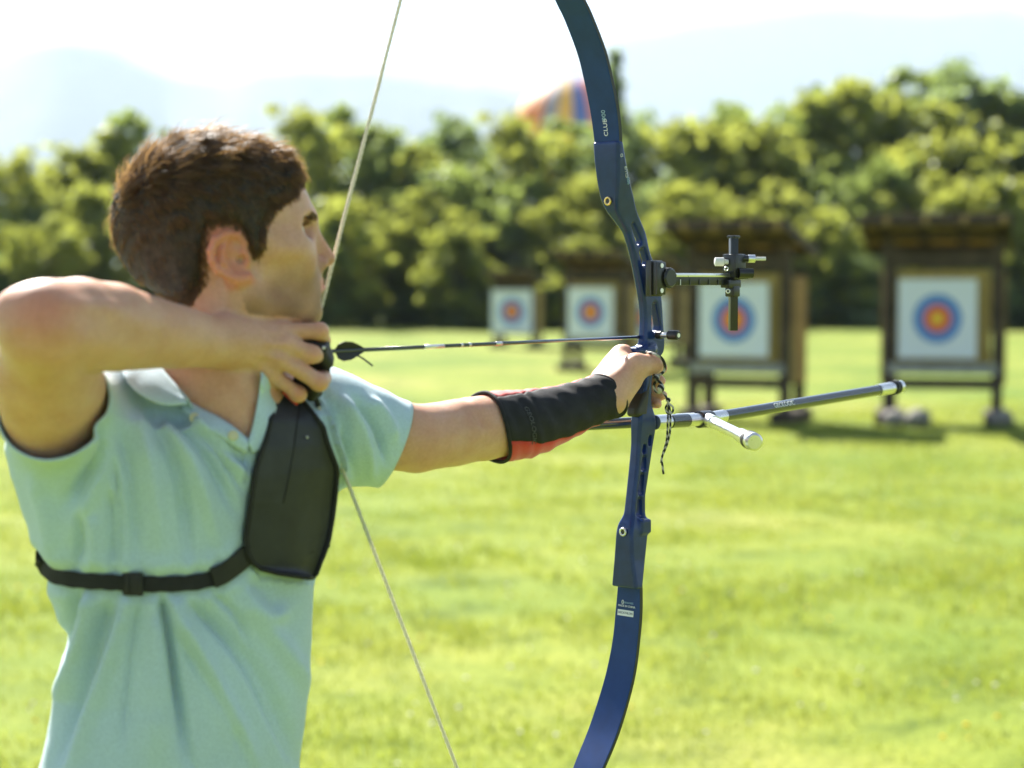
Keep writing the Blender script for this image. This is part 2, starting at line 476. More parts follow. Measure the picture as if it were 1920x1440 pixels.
def surface_nets(f, lo, hi, cell, B=16, lip=1.5):
    lo = np.array(lo, float); hi = np.array(hi, float)
    nb = np.ceil((hi - lo) / (cell * B)).astype(int)
    g = np.stack(np.meshgrid(*[np.arange(n) for n in nb], indexing='ij'), -1).reshape(-1, 3)
    ctr = lo + (g + 0.5) * B * cell
    d = np.concatenate([f(ctr[i:i + 20000]) for i in range(0, len(ctr), 20000)])
    act = g[np.abs(d) < lip * 0.87 * B * cell + 0.006]
    NY, NZ = nb[1] * B + 3, nb[2] * B + 3
    key = lambda a: ((a[:, 0] + 1) * NY + (a[:, 1] + 1)) * NZ + (a[:, 2] + 1)
    ii = np.stack(np.meshgrid(*[np.arange(B + 1)] * 3, indexing='ij'), -1).reshape(-1, 3)
    br = 0.87 * B * cell
    corners = np.array([[x, y, z] for x in (0, 1) for y in (0, 1) for z in (0, 1)])
    edges = [(a, b) for a in range(8) for b in range(a + 1, 8) if np.abs(corners[a] - corners[b]).sum() == 1]
    K, VV, Q = [], [], []
    for bi in act:
        base = bi * B
        pts = lo + (base + ii) * cell
        v = f(pts, (lo + (bi + 0.5) * B * cell, br))
        s = v < 0
        if s.all() or not s.any(): continue
        v3 = v.reshape(B + 1, B + 1, B + 1); s3 = s.reshape(v3.shape)
        cs = np.zeros((B, B, B), int)
        for c in corners: cs += s3[c[0]:B + c[0], c[1]:B + c[1], c[2]:B + c[2]]
        mi = np.argwhere((cs > 0) & (cs < 8))
        if len(mi) == 0: continue
        val = np.stack([v3[mi[:, 0] + c[0], mi[:, 1] + c[1], mi[:, 2] + c[2]] for c in corners], 1)
        acc = np.zeros((len(mi), 3)); cnt = np.zeros(len(mi))
        for a, b in edges:
            m = (val[:, a] < 0) != (val[:, b] < 0)
            t = val[m, a] / (val[m, a] - val[m, b])
            acc[m] += corners[a] + t[:, None] * (corners[b] - corners[a]); cnt[m] += 1
        K.append(key(base + mi)); VV.append(lo + (base + mi + acc / cnt[:, None]) * cell)
        for ax in range(3):
            o = np.zeros(3, int); o[ax] = 1
            A = s3[:B, :B, :B]
            Bq = s3[o[0]:B + o[0], o[1]:B + o[1], o[2]:B + o[2]]
            e = np.argwhere(A != Bq)
            if len(e) == 0: continue
            sgn = A[e[:, 0], e[:, 1], e[:, 2]]
            u = np.zeros(3, int); w = np.zeros(3, int); u[(ax + 1) % 3] = 1; w[(ax + 2) % 3] = 1
            ge = base + e
            k4 = np.stack([key(ge - u - w), key(ge - w), key(ge), key(ge - u)], 1)
            k4[~sgn] = k4[~sgn][:, ::-1]
            Q.append(k4)
    K = np.concatenate(K); VV = np.concatenate(VV); Q = np.concatenate(Q)
    uk, idx = np.unique(K, return_index=True)
    V = VV[idx]
    q = np.searchsorted(uk, Q); q = np.clip(q, 0, len(uk) - 1)
    ok = (uk[q] == Q).all(1)
    return V, q[ok]

def vnormals(V, F):
    n = np.cross(V[F[:, 2]] - V[F[:, 0]], V[F[:, 3 % F.shape[1]]] - V[F[:, 1]]) if F.shape[1] == 4 else np.cross(V[F[:, 1]] - V[F[:, 0]], V[F[:, 2]] - V[F[:, 0]])
    N = np.zeros_like(V)
    for i in range(F.shape[1]): np.add.at(N, F[:, i], n)
    return N / (np.linalg.norm(N, axis=1)[:, None] + 1e-12)

def lap_smooth(V, F, it=1, lam=0.5):
    k = F.shape[1]
    for _ in range(it):
        S = np.zeros_like(V); C = np.zeros(len(V))
        for i in range(k):
            a, b = F[:, i], F[:, (i + 1) % k]
            np.add.at(S, a, V[b]); np.add.at(C, a, 1)
            np.add.at(S, b, V[a]); np.add.at(C, b, 1)
        V = V + lam * (S / np.maximum(C, 1)[:, None] - V)
    return V

def keep_faces(V, F, keep):
    F = F[keep]
    used = np.unique(F)
    remap = np.full(len(V), -1); remap[used] = np.arange(len(used))
    return V[used], remap[F], used

def march(f, px, py, d0=1.7, d1=2.75):
    """first hit of the lens ray through each pixel with the field f; nan when it misses"""
    px = np.asarray(px, float); py = np.asarray(py, float)
    d = np.full(len(px), d0); hit = np.zeros(len(px), bool)
    for _ in range(90):
        p = np.stack([P(a, b, c) for a, b, c in zip(px, py, d)])
        v = f(p)
        hit |= v < 0.0008
        d = np.where(hit, d, d + np.maximum(v * 0.8, 0.0005))
        if (hit | (d > d1)).all(): break
    return np.where(hit, d, np.nan)

def vnoise(p, scale, seed=0):
    """cheap smooth noise from sums of sines"""
    rng = np.random.RandomState(seed); s = np.zeros(len(p))
    for i in range(7):
        k = rng.normal(size=3); k /= np.linalg.norm(k)
        s += np.sin((p @ k) * scale * (0.7 + 0.9 * rng.rand()) + rng.rand() * 6.28)
    return s / 7 * 1.6

def text_mesh(s, size, depth=0.0002):
    cu = bpy.data.curves.new('txt', 'FONT'); cu.body = s; cu.size = size; cu.extrude = depth
    cu.align_x = 'CENTER'; cu.align_y = 'CENTER'
    ob = bpy.data.objects.new('txt', cu); COL.objects.link(ob)
    dg = bpy.context.evaluated_depsgraph_get()
    me = bpy.data.meshes.new_from_object(ob.evaluated_get(dg))
    bpy.data.objects.remove(ob); bpy.data.curves.remove(cu)
    return me

def text_on(s, size, origin, right, up, mat, parent, name='lettering', depth=0.0003, warp=None):
    me = text_mesh(s, size, depth)
    r = np.array(right, float); r /= np.linalg.norm(r)
    u = np.array(up, float); u -= r * (u @ r); u /= np.linalg.norm(u)
    n = np.cross(r, u)
    co = np.empty(len(me.vertices) * 3, np.float32); me.vertices.foreach_get('co', co); co = co.reshape(-1, 3)
    W = np.array(origin) + co[:, :1] * r + co[:, 1:2] * u + co[:, 2:3] * n
    if warp is not None: W = warp(W, n, co[:, 2])
    me.vertices.foreach_set('co', W.astype(np.float32).ravel()); me.update()
    me.materials.clear()
    return link_mesh(name, me, mat, parent)

exec_marks = []
def mark(s): print('MARK %-18s %.1f s' % (s, time.time() - T0))
# ------------------------------------------------------------------ ground
def ground_z(x, y):
    r = np.sqrt((x - 0.2) ** 2 + (y - 2.3) ** 2)
    w = np.clip((r - 4) / 25, 0, 1)
    return w * (0.05 * np.sin(x * 0.31 + 1.0) * np.sin(y * 0.17) + 0.03 * np.sin(x * 0.11 + y * 0.23))

def ground_material():
    m, n, l, out = mat_new('meadow')
    b = n.new('ShaderNodeBsdfPrincipled')
    geo = n.new('ShaderNodeNewGeometry')
    n1 = noise_node(n, l, 0.22, 4, vec=geo.outputs['Position'])
    n2 = noise_node(n, l, 1.9, 5, 0.65, vec=geo.outputs['Position'])
    n3 = noise_node(n, l, 22, 4, 0.7, vec=geo.outputs['Position'])
    r1 = ramp_node(n, l, n1.outputs['Fac'], [(0.32, (0.12, 0.19, 0.024)), (0.55, (0.21, 0.255, 0.038)), (0.72, (0.28, 0.28, 0.072))])
    r2 = ramp_node(n, l, n2.outputs['Fac'], [(0.26, (0.36, 0.46, 0.34)), (0.47, (1, 1, 1)), (0.74, (1.28, 1.16, 1.25))])
    r3 = ramp_node(n, l, n3.outputs['Fac'], [(0.3, (0.6, 0.66, 0.6)), (0.62, (1.12, 1.1, 1.1))])
    a = n.new('ShaderNodeMix'); a.data_type = 'RGBA'; a.blend_type = 'MULTIPLY'; a.inputs[0].default_value = 1
    l.new(r1.outputs[0], a.inputs[6]); l.new(r2.outputs[0], a.inputs[7])
    c = n.new('ShaderNodeMix'); c.data_type = 'RGBA'; c.blend_type = 'MULTIPLY'; c.inputs[0].default_value = 1
    l.new(a.outputs[2], c.inputs[6]); l.new(r3.outputs[0], c.inputs[7])
    l.new(c.outputs[2], b.inputs['Base Color'])
    b.inputs['Roughness'].default_value = 0.9; b.inputs['Specular IOR Level'].default_value = 0.1
    bp = n.new('ShaderNodeBump'); bp.inputs['Strength'].default_value = 0.5; bp.inputs['Distance'].default_value = 0.04
    l.new(n3.outputs['Fac'], bp.inputs['Height']); l.new(bp.outputs[0], b.inputs['Normal'])
    l.new(b.outputs[0], out.inputs['Surface'])
    return m

def grid_axis(a, b, fine_lo, fine_hi, df, dc):
    return np.unique(np.concatenate([np.arange(a, fine_lo, dc), np.arange(fine_lo, fine_hi, df), np.arange(fine_hi, b + dc, dc)]))
gx = grid_axis(-6000, 6000, -40, 40, 2.0, 300.0)
gy = grid_axis(-1500, 9000, -8, 100, 2.0, 300.0)
GX, GY = np.meshgrid(gx, gy, indexing='ij')
gv = np.stack([GX.ravel(), GY.ravel(), ground_z(GX.ravel(), GY.ravel())], 1)
ni, nj = GX.shape
gi = np.arange(ni * nj).reshape(ni, nj)
gf = np.stack([gi[:-1, :-1], gi[1:, :-1], gi[1:, 1:], gi[:-1, 1:]], -1).reshape(-1, 4)
tag(mesh_obj('ground', gv, gf, ground_material()), kind='structure', label='sunlit yellow green meadow stretching to the trees')

# ------------------------------------------------------------------ mountains far behind
def mountain(name, prof, D, depth, seed, col):
    m = pbr(name + '_rock', col, 0.95, var=0.25, vscale=0.004)
    px = np.arange(prof[0][0], prof[-1][0] + 1, 30.0)
    py = np.interp(px, [p[0] for p in prof], [p[1] for p in prof])
    n = 14
    V = []
    rng = np.random.RandomState(seed)
    jit = np.convolve(rng.normal(size=len(px) + 8), np.ones(3) / 3, 'same')[4:-4]
    for j in range(n * 2 - 1):
        t = j / (n - 1)                       # 0 near foot, 1 ridge, 2 far foot
        h = 1 - abs(1 - t)
        for i in range(len(px)):
            dd = D + (t - 1) * depth
            X = (px[i] - 960) / FPX * D
            H = CAMZ + (528 - py[i]) / FPX * D + jit[i] * 6
            z = -8 + (H + 8) * (h ** 1.15) + (rng.rand() - 0.5) * 40 * h * (1 - h)
            V.append((X * (1 + 0.02 * (t - 1)), dd, z))
    k = len(px)
    F = [(j * k + i, j * k + i + 1, (j + 1) * k + i + 1, (j + 1) * k + i) for j in range(n * 2 - 2) for i in range(k - 1)]
    o = mesh_obj(name, V, F, m)
    return tag(o, kind='structure')
tag(mountain('mountains', [(-1500, 420), (-900, 250), (-500, 210), (-200, 150), (0, 92), (60, 68), (130, 60), (200, 76), (330, 128), (430, 140), (480, 126), (560, 118), (680, 119), (800, 130), (900, 146), (985, 168), (1100, 215), (1250, 290), (1500, 380), (1800, 430), (2600, 470)], 5200.0, 900.0, 4, (0.06, 0.09, 0.09)),
    label='pale blue mountain ridge far behind the trees')

tag(mountain('far_mountain', [(500, 330), (760, 235), (900, 170), (1040, 100), (1150, 52), (1300, 24), (1420, 12), (1550, 2), (1700, 10), (1840, 4), (1920, 26), (2100, 80), (2500, 210), (3000, 380)], 6900.0, 1100.0, 9, (0.06, 0.09, 0.09)),
    label='very faint high mountain slope behind the right half of the trees')

# ------------------------------------------------------------------ haze
def make_haze(density):
    x0, x1, y0, y1, z0, z1 = -7000, 7000, -1600, 9500, -15.0, 1060.0
    mb = MB(); mb.box(((x0 + x1) / 2, (y0 + y1) / 2, (z0 + z1) / 2), (x1 - x0, y1 - y0, z1 - z0))
    m, n, l, out = mat_new('haze_air')
    v = n.new('ShaderNodeVolumePrincipled')
    v.inputs['Color'].default_value = (0.68, 0.80, 1.0, 1)
    v.inputs['Density'].default_value = density
    v.inputs['Anisotropy'].default_value = 0.3
    l.new(v.outputs[0], out.inputs['Volume'])
    o = mb.build('haze', m)
    return tag(o, 'thin pale blue summer air between the meadow and the mountains', kind='stuff')
HAZE = 0.000092
if HAZE: make_haze(HAZE)
mark('ground')

# ------------------------------------------------------------------ trees
def leaf_cards(centres, size, rng, up=0.35, elong=1.6):
    n = len(centres)
    a = rng.normal(size=(n, 3)); a[:, 2] += up; a /= np.linalg.norm(a, axis=1)[:, None]
    t = rng.normal(size=(n, 3)); t -= a * (t * a).sum(1)[:, None]; t /= np.linalg.norm(t, axis=1)[:, None]
    b = np.cross(a, t)
    s = size * (0.6 + 0.8 * rng.rand(n))[:, None]
    p = centres
    V = np.stack([p - t * s * elong * 0.5, p + b * s * 0.42 - a * s * 0.08, p + t * s * elong * 0.5, p - b * s * 0.42 - a * s * 0.08], 1).reshape(-1, 3)
    return V, np.arange(n * 4).reshape(n, 4)

def tree_meshes(seed, h=8.0, spread=2.6, base=0.22, nclump=70, per=62, leaf=0.27, lean=0.0, shape='round', bare=0.0):
    rng = np.random.RandomState(seed)
    mb = MB()
    top = np.array([lean * h * 0.4, 0, h * 0.9])
    trunk = rc_smooth([(0, 0, -0.15), (0.05 * h * lean + 0.08, 0.05, h * 0.25), (0.12 * h * lean - 0.05, -0.06, h * 0.55), top], 5)
    rr = np.linspace(0.032 * h * 0.55, 0.012, len(trunk)); rr[0] *= 1.5
    mb.tube(trunk, rr, 9)
    cs = []
    for i in range(nclump):
        if shape == 'cone':
            t = rng.rand() ** 1.4
            z = h * (base + (1 - base) * t)
            rad = spread * (1 - t) * 0.9 + 0.1
            an = rng.rand() * 6.283
            q = math.sqrt(rng.rand())
            c = np.array([math.cos(an) * rad * q, math.sin(an) * rad * q, z - 0.25 * rad * q])
        else:
            t = rng.rand()
            z = h * (base + (0.97 - base) * t)
            prof = math.sin(math.pi * min(1, 0.18 + 0.80 * t)) ** 0.6
            an = rng.rand() * 6.283
            q = rng.rand() ** 0.45
            wob = 1 + 0.28 * math.sin(3 * an + seed) + 0.2 * math.sin(5 * t * 3 + seed * 2 + an)
            c = np.array([math.cos(an) * spread * prof * q * wob, math.sin(an) * spread * prof * q * wob, z])
            c[:2] += trunk[min(len(trunk) - 1, int(t * len(trunk)))][:2] * 0.8
        cs.append(c)
    for c in cs[::3]:
        k = int(np.clip(c[2] / h * 0.7 * len(trunk), 1, len(trunk) - 1))
        s0 = trunk[k]
        mid = (s0 + c) / 2 + np.array([0, 0, 0.12 * np.linalg.norm(c - s0)])
        mb.tube(rc_smooth([s0, mid, c], 3), np.linspace(rr[k] * 0.5, 0.01, 7), 5, caps=False)
    L = []
    for c in cs:
        r = (0.45 + 0.55 * rng.rand()) * spread * (0.22 if shape != 'cone' else 0.18)
        for _ in range(3):
            n = max(4, int(per * 0.24 * (0.4 + 1.2 * rng.rand())))
            cc = c + rng.normal(size=3) * r * np.array([.75, .75, .5])
            d = rng.normal(size=(n, 3)) * np.array([1, 1, .6]) * r * .42
            L.append(cc + d)
    # sprays of twigs and loose leaves that break the outline
    for _ in range(int(nclump * 1.1)):
        c = cs[rng.randint(len(cs))]; v = c - np.array([0, 0, h * .45]); v /= np.linalg.norm(v) + 1e-6
        v = v + rng.normal(size=3) * .5
        n = 9
        L.append(c + v * np.linspace(.05, .32, n)[:, None] * spread * (.34 if shape != 'cone' else .25) + rng.normal(size=(n, 3)) * .10)
    L = np.concatenate(L)
    L = L[L[:, 2] > 0.15]
    V, F = leaf_cards(L, leaf, rng)
    return (np.array(mb.V), mb.F), (V, F)

TREE_LIB = {}
def tree_lib(key, **kw):
    (tv, tf), (lv, lf) = tree_meshes(**kw)
    matn = kw_mat[key]
    a = np_mesh('trunk_' + key, tv, tf); a.materials.append(M['bark'])
    b = np_mesh('crown_' + key, lv, lf, smooth=False); b.materials.append(M[matn])
    TREE_LIB[key] = (a, b)
kw_mat = {'broad': 'leaf_light', 'round': 'leaf_light', 'bushy': 'leaf_light', 'tall': 'leaf_mid', 'thin': 'leaf_mid', 'dark': 'leaf_dark', 'conifer': 'leaf_dark', 'shrub': 'leaf_dark', 'pale': 'leaf_light', 'wide': 'leaf_mid'}
tree_lib('broad', seed=3, h=8, spread=3.0, base=0.16, nclump=95)
tree_lib('round', seed=8, h=7, spread=2.9, base=0.12, nclump=85)
tree_lib('bushy', seed=12, h=6, spread=2.8, base=0.06, nclump=80)
tree_lib('tall', seed=17, h=10, spread=2.5, base=0.25, nclump=80)
tree_lib('thin', seed=21, h=9.5, spread=1.7, base=0.3, nclump=42, per=48)
tree_lib('dark', seed=25, h=9, spread=3.1, base=0.1, nclump=100)
tree_lib('conifer', seed=29, h=14, spread=1.7, base=0.1, nclump=110, per=60, shape='cone')
tree_lib('shrub', seed=33, h=3.0, spread=2.3, base=0.02, nclump=46, per=80)
tree_lib('pale', seed=37, h=7.5, spread=2.4, base=0.2, nclump=66)
tree_lib('wide', seed=41, h=7, spread=3.6, base=0.1, nclump=100)
LIB_H = {'broad': 8, 'round': 7, 'bushy': 6, 'tall': 10, 'thin': 9.5, 'dark': 9, 'conifer': 14, 'shrub': 3.0, 'pale': 7.5, 'wide': 7}

def plant(kind, px, ytop, D, label, name='tree', cat='tree', group='trees along the edge of the field', wide=1.0):
    X = (px - 960) / FPX * D
    h = CAMZ + (528 - ytop - 10) / FPX * D
    z0 = float(ground_z(np.array([X]), np.array([D]))[0])
    s = h / LIB_H[kind]
    root = empty(name, (X, D, z0), label, cat, group, rz=(px * 0.37) % 6.28)
    root.scale = (s * wide, s * wide, s)
    a, b = TREE_LIB[kind]
    for nm, me in (('trunk', a), ('crown', b)):
        o = bpy.data.objects.new(nm, me); COL.objects.link(o); o.parent = root
    return root
TREES = [
 ('broad', 20, 290, 70, 'yellow green bushy tree at the left edge of the field'),
 ('dark', -70, 330, 74, 'dark green tree half cut off by the left picture edge'),
 ('pale', 130, 272, 76, 'thin pale tree two crowns left of the tall slender one, sky showing through'),
 ('thin', 245, 178, 72, 'tall slender tree with an open top just left of the archer\'s head'),
 ('pale', 196, 232, 75, 'narrow light tree just left of the tall slender one'),
 ('bushy', 170, 350, 67, 'low yellow green bush tree in front of the slender one'),
 ('round', 330, 290, 72, 'round tree hidden behind the archer\'s hair'),
 ('wide', 450, 300, 74, 'wide tree behind the archer\'s forehead'),
 ('broad', 590, 212, 72, 'bright green tree whose top shows right of the archer\'s fringe'),
 ('thin', 645, 162, 78, 'wispy tree with thin twigs rising above the bowstring side trees'),
 ('tall', 700, 222, 73, 'green tree crossed by the upper bowstring'),
 ('pale', 775, 262, 69, 'small pale tree just right of the bowstring'),
 ('dark', 850, 222, 80, 'darker rounded treetop in the dip midway between string and bow'),
 ('wide', 900, 300, 68, 'sunlit yellow green tree in the middle of the clearing edge'),
 ('dark', 800, 330, 77, 'dark tree showing through the gaps behind the sunlit middle trees'),
 ('broad', 980, 224, 71, 'yellow green tree in front of the balloon'),
 ('thin', 1046, 192, 74, 'pointed green tree top standing before the middle of the balloon'),
 ('tall', 1115, 252, 74, 'green tree below the balloon, next to the upper bow limb'),
 ('round', 1110, 320, 67, 'bright tree behind the upper end of the blue riser'),
 ('conifer', 1152, 84, 110, 'dark pointed conifer sticking up beside the bow limb'),
 ('dark', 1180, 212, 78, 'dark tree right of the bow limb, at the gap in the treetops'),
 ('bushy', 1300, 232, 70, 'yellow green tree above the second butt from the right'),
 ('tall', 1368, 185, 75, 'tree with the first rounded peak right of the bow'),
 ('broad', 1440, 240, 68, 'broad yellow tree in front of the rounded peaks'),
 ('wide', 1505, 180, 74, 'wide green tree between the two right hand butts'),
 ('round', 1600, 150, 73, 'tree on the left shoulder of the highest treetop'),
 ('thin', 1690, 92, 75, 'highest tree on the right with a separate tuft on top'),
 ('broad', 1690, 185, 70, 'sunlit yellow tree right below the highest tuft'),
 ('dark', 1785, 134, 79, 'dark tree standing right of the highest tuft'),
 ('round', 1850, 180, 71, 'light green tree above the right end of the butt roof'),
 ('bushy', 1790, 260, 67, 'low light green tree directly behind the right butt roof'),
 ('tall', 1925, 166, 73, 'tree at the right edge with a sunlit crown'),
 ('wide', 1560, 300, 68, 'low bushy tree just left of the right butt'),
 ('dark', 1980, 230, 76, 'dark tree cut off by the right picture edge'),
 ('dark', 500, 340, 80, 'dark tree seen between the archer\'s nose and the string'),
 ('dark', 1250, 330, 77, 'dark tree behind the bow sight'),
 ('dark', 60, 380, 66, 'dark low tree in the shade behind the archer\'s elbow'),
]
def step_depth(yt, jit):
    """the wood's edge steps up away from the field, so that every crown has its top in the sun"""
    D = 70.0
    for _ in range(6): D = 66.0 + 1.7 * max(0.0, CAMZ + (528 - yt) / FPX * D - 3.0) + jit
    return D
for i, (k, px, yt, D, lab) in enumerate(TREES): plant(k, px, yt, 112.0 if k == 'conifer' else step_depth(yt, (i * 7 % 5) * .5 - 1.0), lab)
BUSHES = [
 ('bushy', 640, 372, 'sunlit yellow bush crossed by the bowstring at the height of the nose'), ('round', 725, 400, 'yellow green bush right of the string, above the arrow fletching'), ('pale', 800, 345, 'pale yellow bush tree in the middle of the gap between string and riser'),
 ('bushy', 858, 420, 'low sunlit bush left above the farthest butt'), ('wide', 930, 350, 'wide yellow green bush above the farthest butt'), ('round', 1040, 372, 'yellow green bush above the second farthest butt'),
 ('bushy', 1090, 440, 'low bush touching the roof of the second farthest butt'), ('bushy', 1270, 345, 'sunlit yellow bush right of the riser, above the sight'), ('round', 1345, 360, 'light bush above the roof of the butt behind the sight'),
 ('pale', 1455, 330, 'pale yellow bush tree above the right end of the roof behind the sight'), ('bushy', 1540, 392, 'low pale bush between the two large butt roofs'), ('wide', 1640, 300, 'wide sunlit bush above the left end of the right butt roof'),
 ('round', 1745, 322, 'sunlit round bush just above the middle of the right butt roof'), ('bushy', 1870, 330, 'yellow green bush above the right end of the right butt roof'), ('round', 100, 400, 'yellow green bush above the lifted elbow'),
 ('bushy', 25, 420, 'low bush at the left edge beside the elbow'), ('pale', 185, 420, 'pale bush touching the back of the hair'), ('wide', 560, 395, 'bush hidden behind the nose and eyes of the archer')]
for i, (k, px, yt, lab) in enumerate(BUSHES): plant(k, px, yt, 64.0 + 1.7 * max(0, (CAMZ + (528 - yt) / FPX * 66) - 3) * .6 + (i * 5 % 7) * .55, lab, 'bush', 'bush', 'sunlit bushes along the wood edge')
SHRUBS = [(-40, 430, 64, 'dark shrub left of the archer\'s forearm'), (90, 445, 63, 'dark shrub directly above the archer\'s elbow'), (300, 470, 64, 'dark shrub behind the archer\'s neck'),
 (480, 470, 64, 'dark shrub behind the archer\'s jaw'), (640, 470, 64, 'dark shrub right of the archer\'s chin'), (760, 500, 62, 'shaded shrub left of the farthest butt'), (870, 470, 66, 'shaded shrub touching the farthest butt'),
 (1010, 480, 66, 'shrub between the two farthest butts'), (1160, 450, 65, 'dark shrub behind the second farthest butt'), (1290, 440, 66, 'dark shrub behind the sight bar'), (1420, 440, 65, 'dark shrub behind the long roofed butt'),
 (1560, 430, 64, 'dark shrub in the gap between the right hand butts'), (1650, 440, 66, 'dark shrub left behind the right butt'), (1790, 430, 65, 'dark shrub behind the right target face'), (1900, 440, 64, 'dark shrub right of the right butt'), (2010, 450, 64, 'dark shrub beyond the right picture edge')]
for i, (px, yt, D, lab) in enumerate(SHRUBS): plant('shrub', px, yt + 42, 66.0 + (i % 3) * .5, lab, 'shrub', 'shrub', 'dark shrubs under the trees', wide=1.25)
mark('trees')

# ------------------------------------------------------------------ hot air balloon behind the trees
def balloon():
    D = 250.0
    c = np.array([(1070 - 960) / FPX * D, D, CAMZ + (528 - 268) / FPX * D])
    Rb = 118 / FPX * D
    root = empty('hot_air_balloon', (c[0], c[1], c[2] - Rb * 2.1), 'striped orange, yellow and blue hot air balloon rising behind the trees', 'balloon')
    cols = [(0.80, 0.30, 0.07), (0.85, 0.58, 0.10), (0.10, 0.20, 0.62), (0.82, 0.34, 0.22), (0.36, 0.40, 0.48), (0.85, 0.62, 0.12)]
    mats = [pbr('balloon_cloth_%d' % i, k, 0.6, var=0.05, vscale=1, trans=0.35) for i, k in enumerate(cols)]
    order = [0, 4, 1, 2, 3, 0, 4, 1, 2, 3, 1, 0, 4, 5, 0, 0, 4, 1, 2, 3, 3, 0, 1, 2]
    ng = 24
    ts = np.linspace(0, 1, 15)
    for g in range(ng):
        V = []
        for t in ts:
            a = t * math.pi * 0.83
            r = Rb * math.sin(a) if t < 0.62 else Rb * (math.sin(0.62 * math.pi * 0.83) * (1 - (t - 0.62) / 0.38) + 0.16 * (t - 0.62) / 0.38)
            z = Rb * math.cos(a) if t < 0.62 else Rb * (math.cos(0.62 * math.pi * 0.83) - (t - 0.62) / 0.38 * 1.15)
            for q in range(5):
                an = 2 * math.pi * (g + q / 4.0) / ng
                bulge = 1 + 0.018 * math.sin(math.pi * q / 4.0)
                V.append(c + np.array([math.cos(an) * r * bulge, math.sin(an) * r * bulge, z]))
        F = [(i * 5 + q, i * 5 + q + 1, i * 5 + q + 6, i * 5 + q + 5) for i in range(14) for q in range(4)]
        mesh_obj('gore', V, F, mats[order[g]], root)
    zb = c[2] - Rb * 2.02
    mb = MB(); mb.box((c[0], c[1], zb), (1.2, 1.2, 1.0), bev=0.06); mb.build('basket', M['wood_ochre'], root)
    mb = MB()
    for sx in (-1, 1):
        for sy in (-1, 1): mb.tube([(c[0] + sx * .55, c[1] + sy * .55, zb + .5), (c[0] + sx * Rb * .11, c[1] + sy * Rb * .11, c[2] - Rb * 1.68)], 0.03, 5)
    mb.build('suspension_lines', M['black_rubber'], root)
balloon()

# ------------------------------------------------------------------ target butts
def ring_face_mat():
    m, n, l, out = mat_new('target_paper')
    b = n.new('ShaderNodeBsdfPrincipled')
    tc = n.new('ShaderNodeTexCoord')
    sx = n.new('ShaderNodeSeparateXYZ'); l.new(tc.outputs['Object'], sx.inputs[0])
    cx = n.new('ShaderNodeCombineXYZ'); l.new(sx.outputs[0], cx.inputs[0]); l.new(sx.outputs[2], cx.inputs[2])
    ln = n.new('ShaderNodeVectorMath'); ln.operation = 'LENGTH'; l.new(cx.outputs[0], ln.inputs[0])
    mp = n.new('ShaderNodeMath'); mp.operation = 'MULTIPLY'; mp.inputs[1].default_value = 2.0; l.new(ln.outputs['Value'], mp.inputs[0])
    cr = n.new('ShaderNodeValToRGB'); cr.color_ramp.interpolation = 'CONSTANT'
    # object space: the paper is one unit wide, so this is radius / half width
    stops = [(0.0, (0.86, 0.62, 0.04)), (0.10, (0.82, 0.46, 0.04)), (0.165, (0.78, 0.13, 0.05)), (0.27, (0.68, 0.14, 0.12)), (0.37, (0.13, 0.30, 0.75)), (0.47, (0.03, 0.20, 0.60)), (0.61, (0.74, 0.80, 0.92)), (0.618, (0.10, 0.10, 0.1)), (0.624, (0.74, 0.80, 0.92))]
    e = cr.color_ramp.elements
    while len(e) < len(stops): e.new(0.5)
    for i, (p, c) in enumerate(stops): e[i].position = p; e[i].color = (*c, 1)
    l.new(mp.outputs[0], cr.inputs[0]); l.new(cr.outputs[0], b.inputs['Base Color'])
    b.inputs['Roughness'].default_value = 0.65
    l.new(b.outputs[0], out.inputs['Surface'])
    return m
M['paper'] = ring_face_mat()

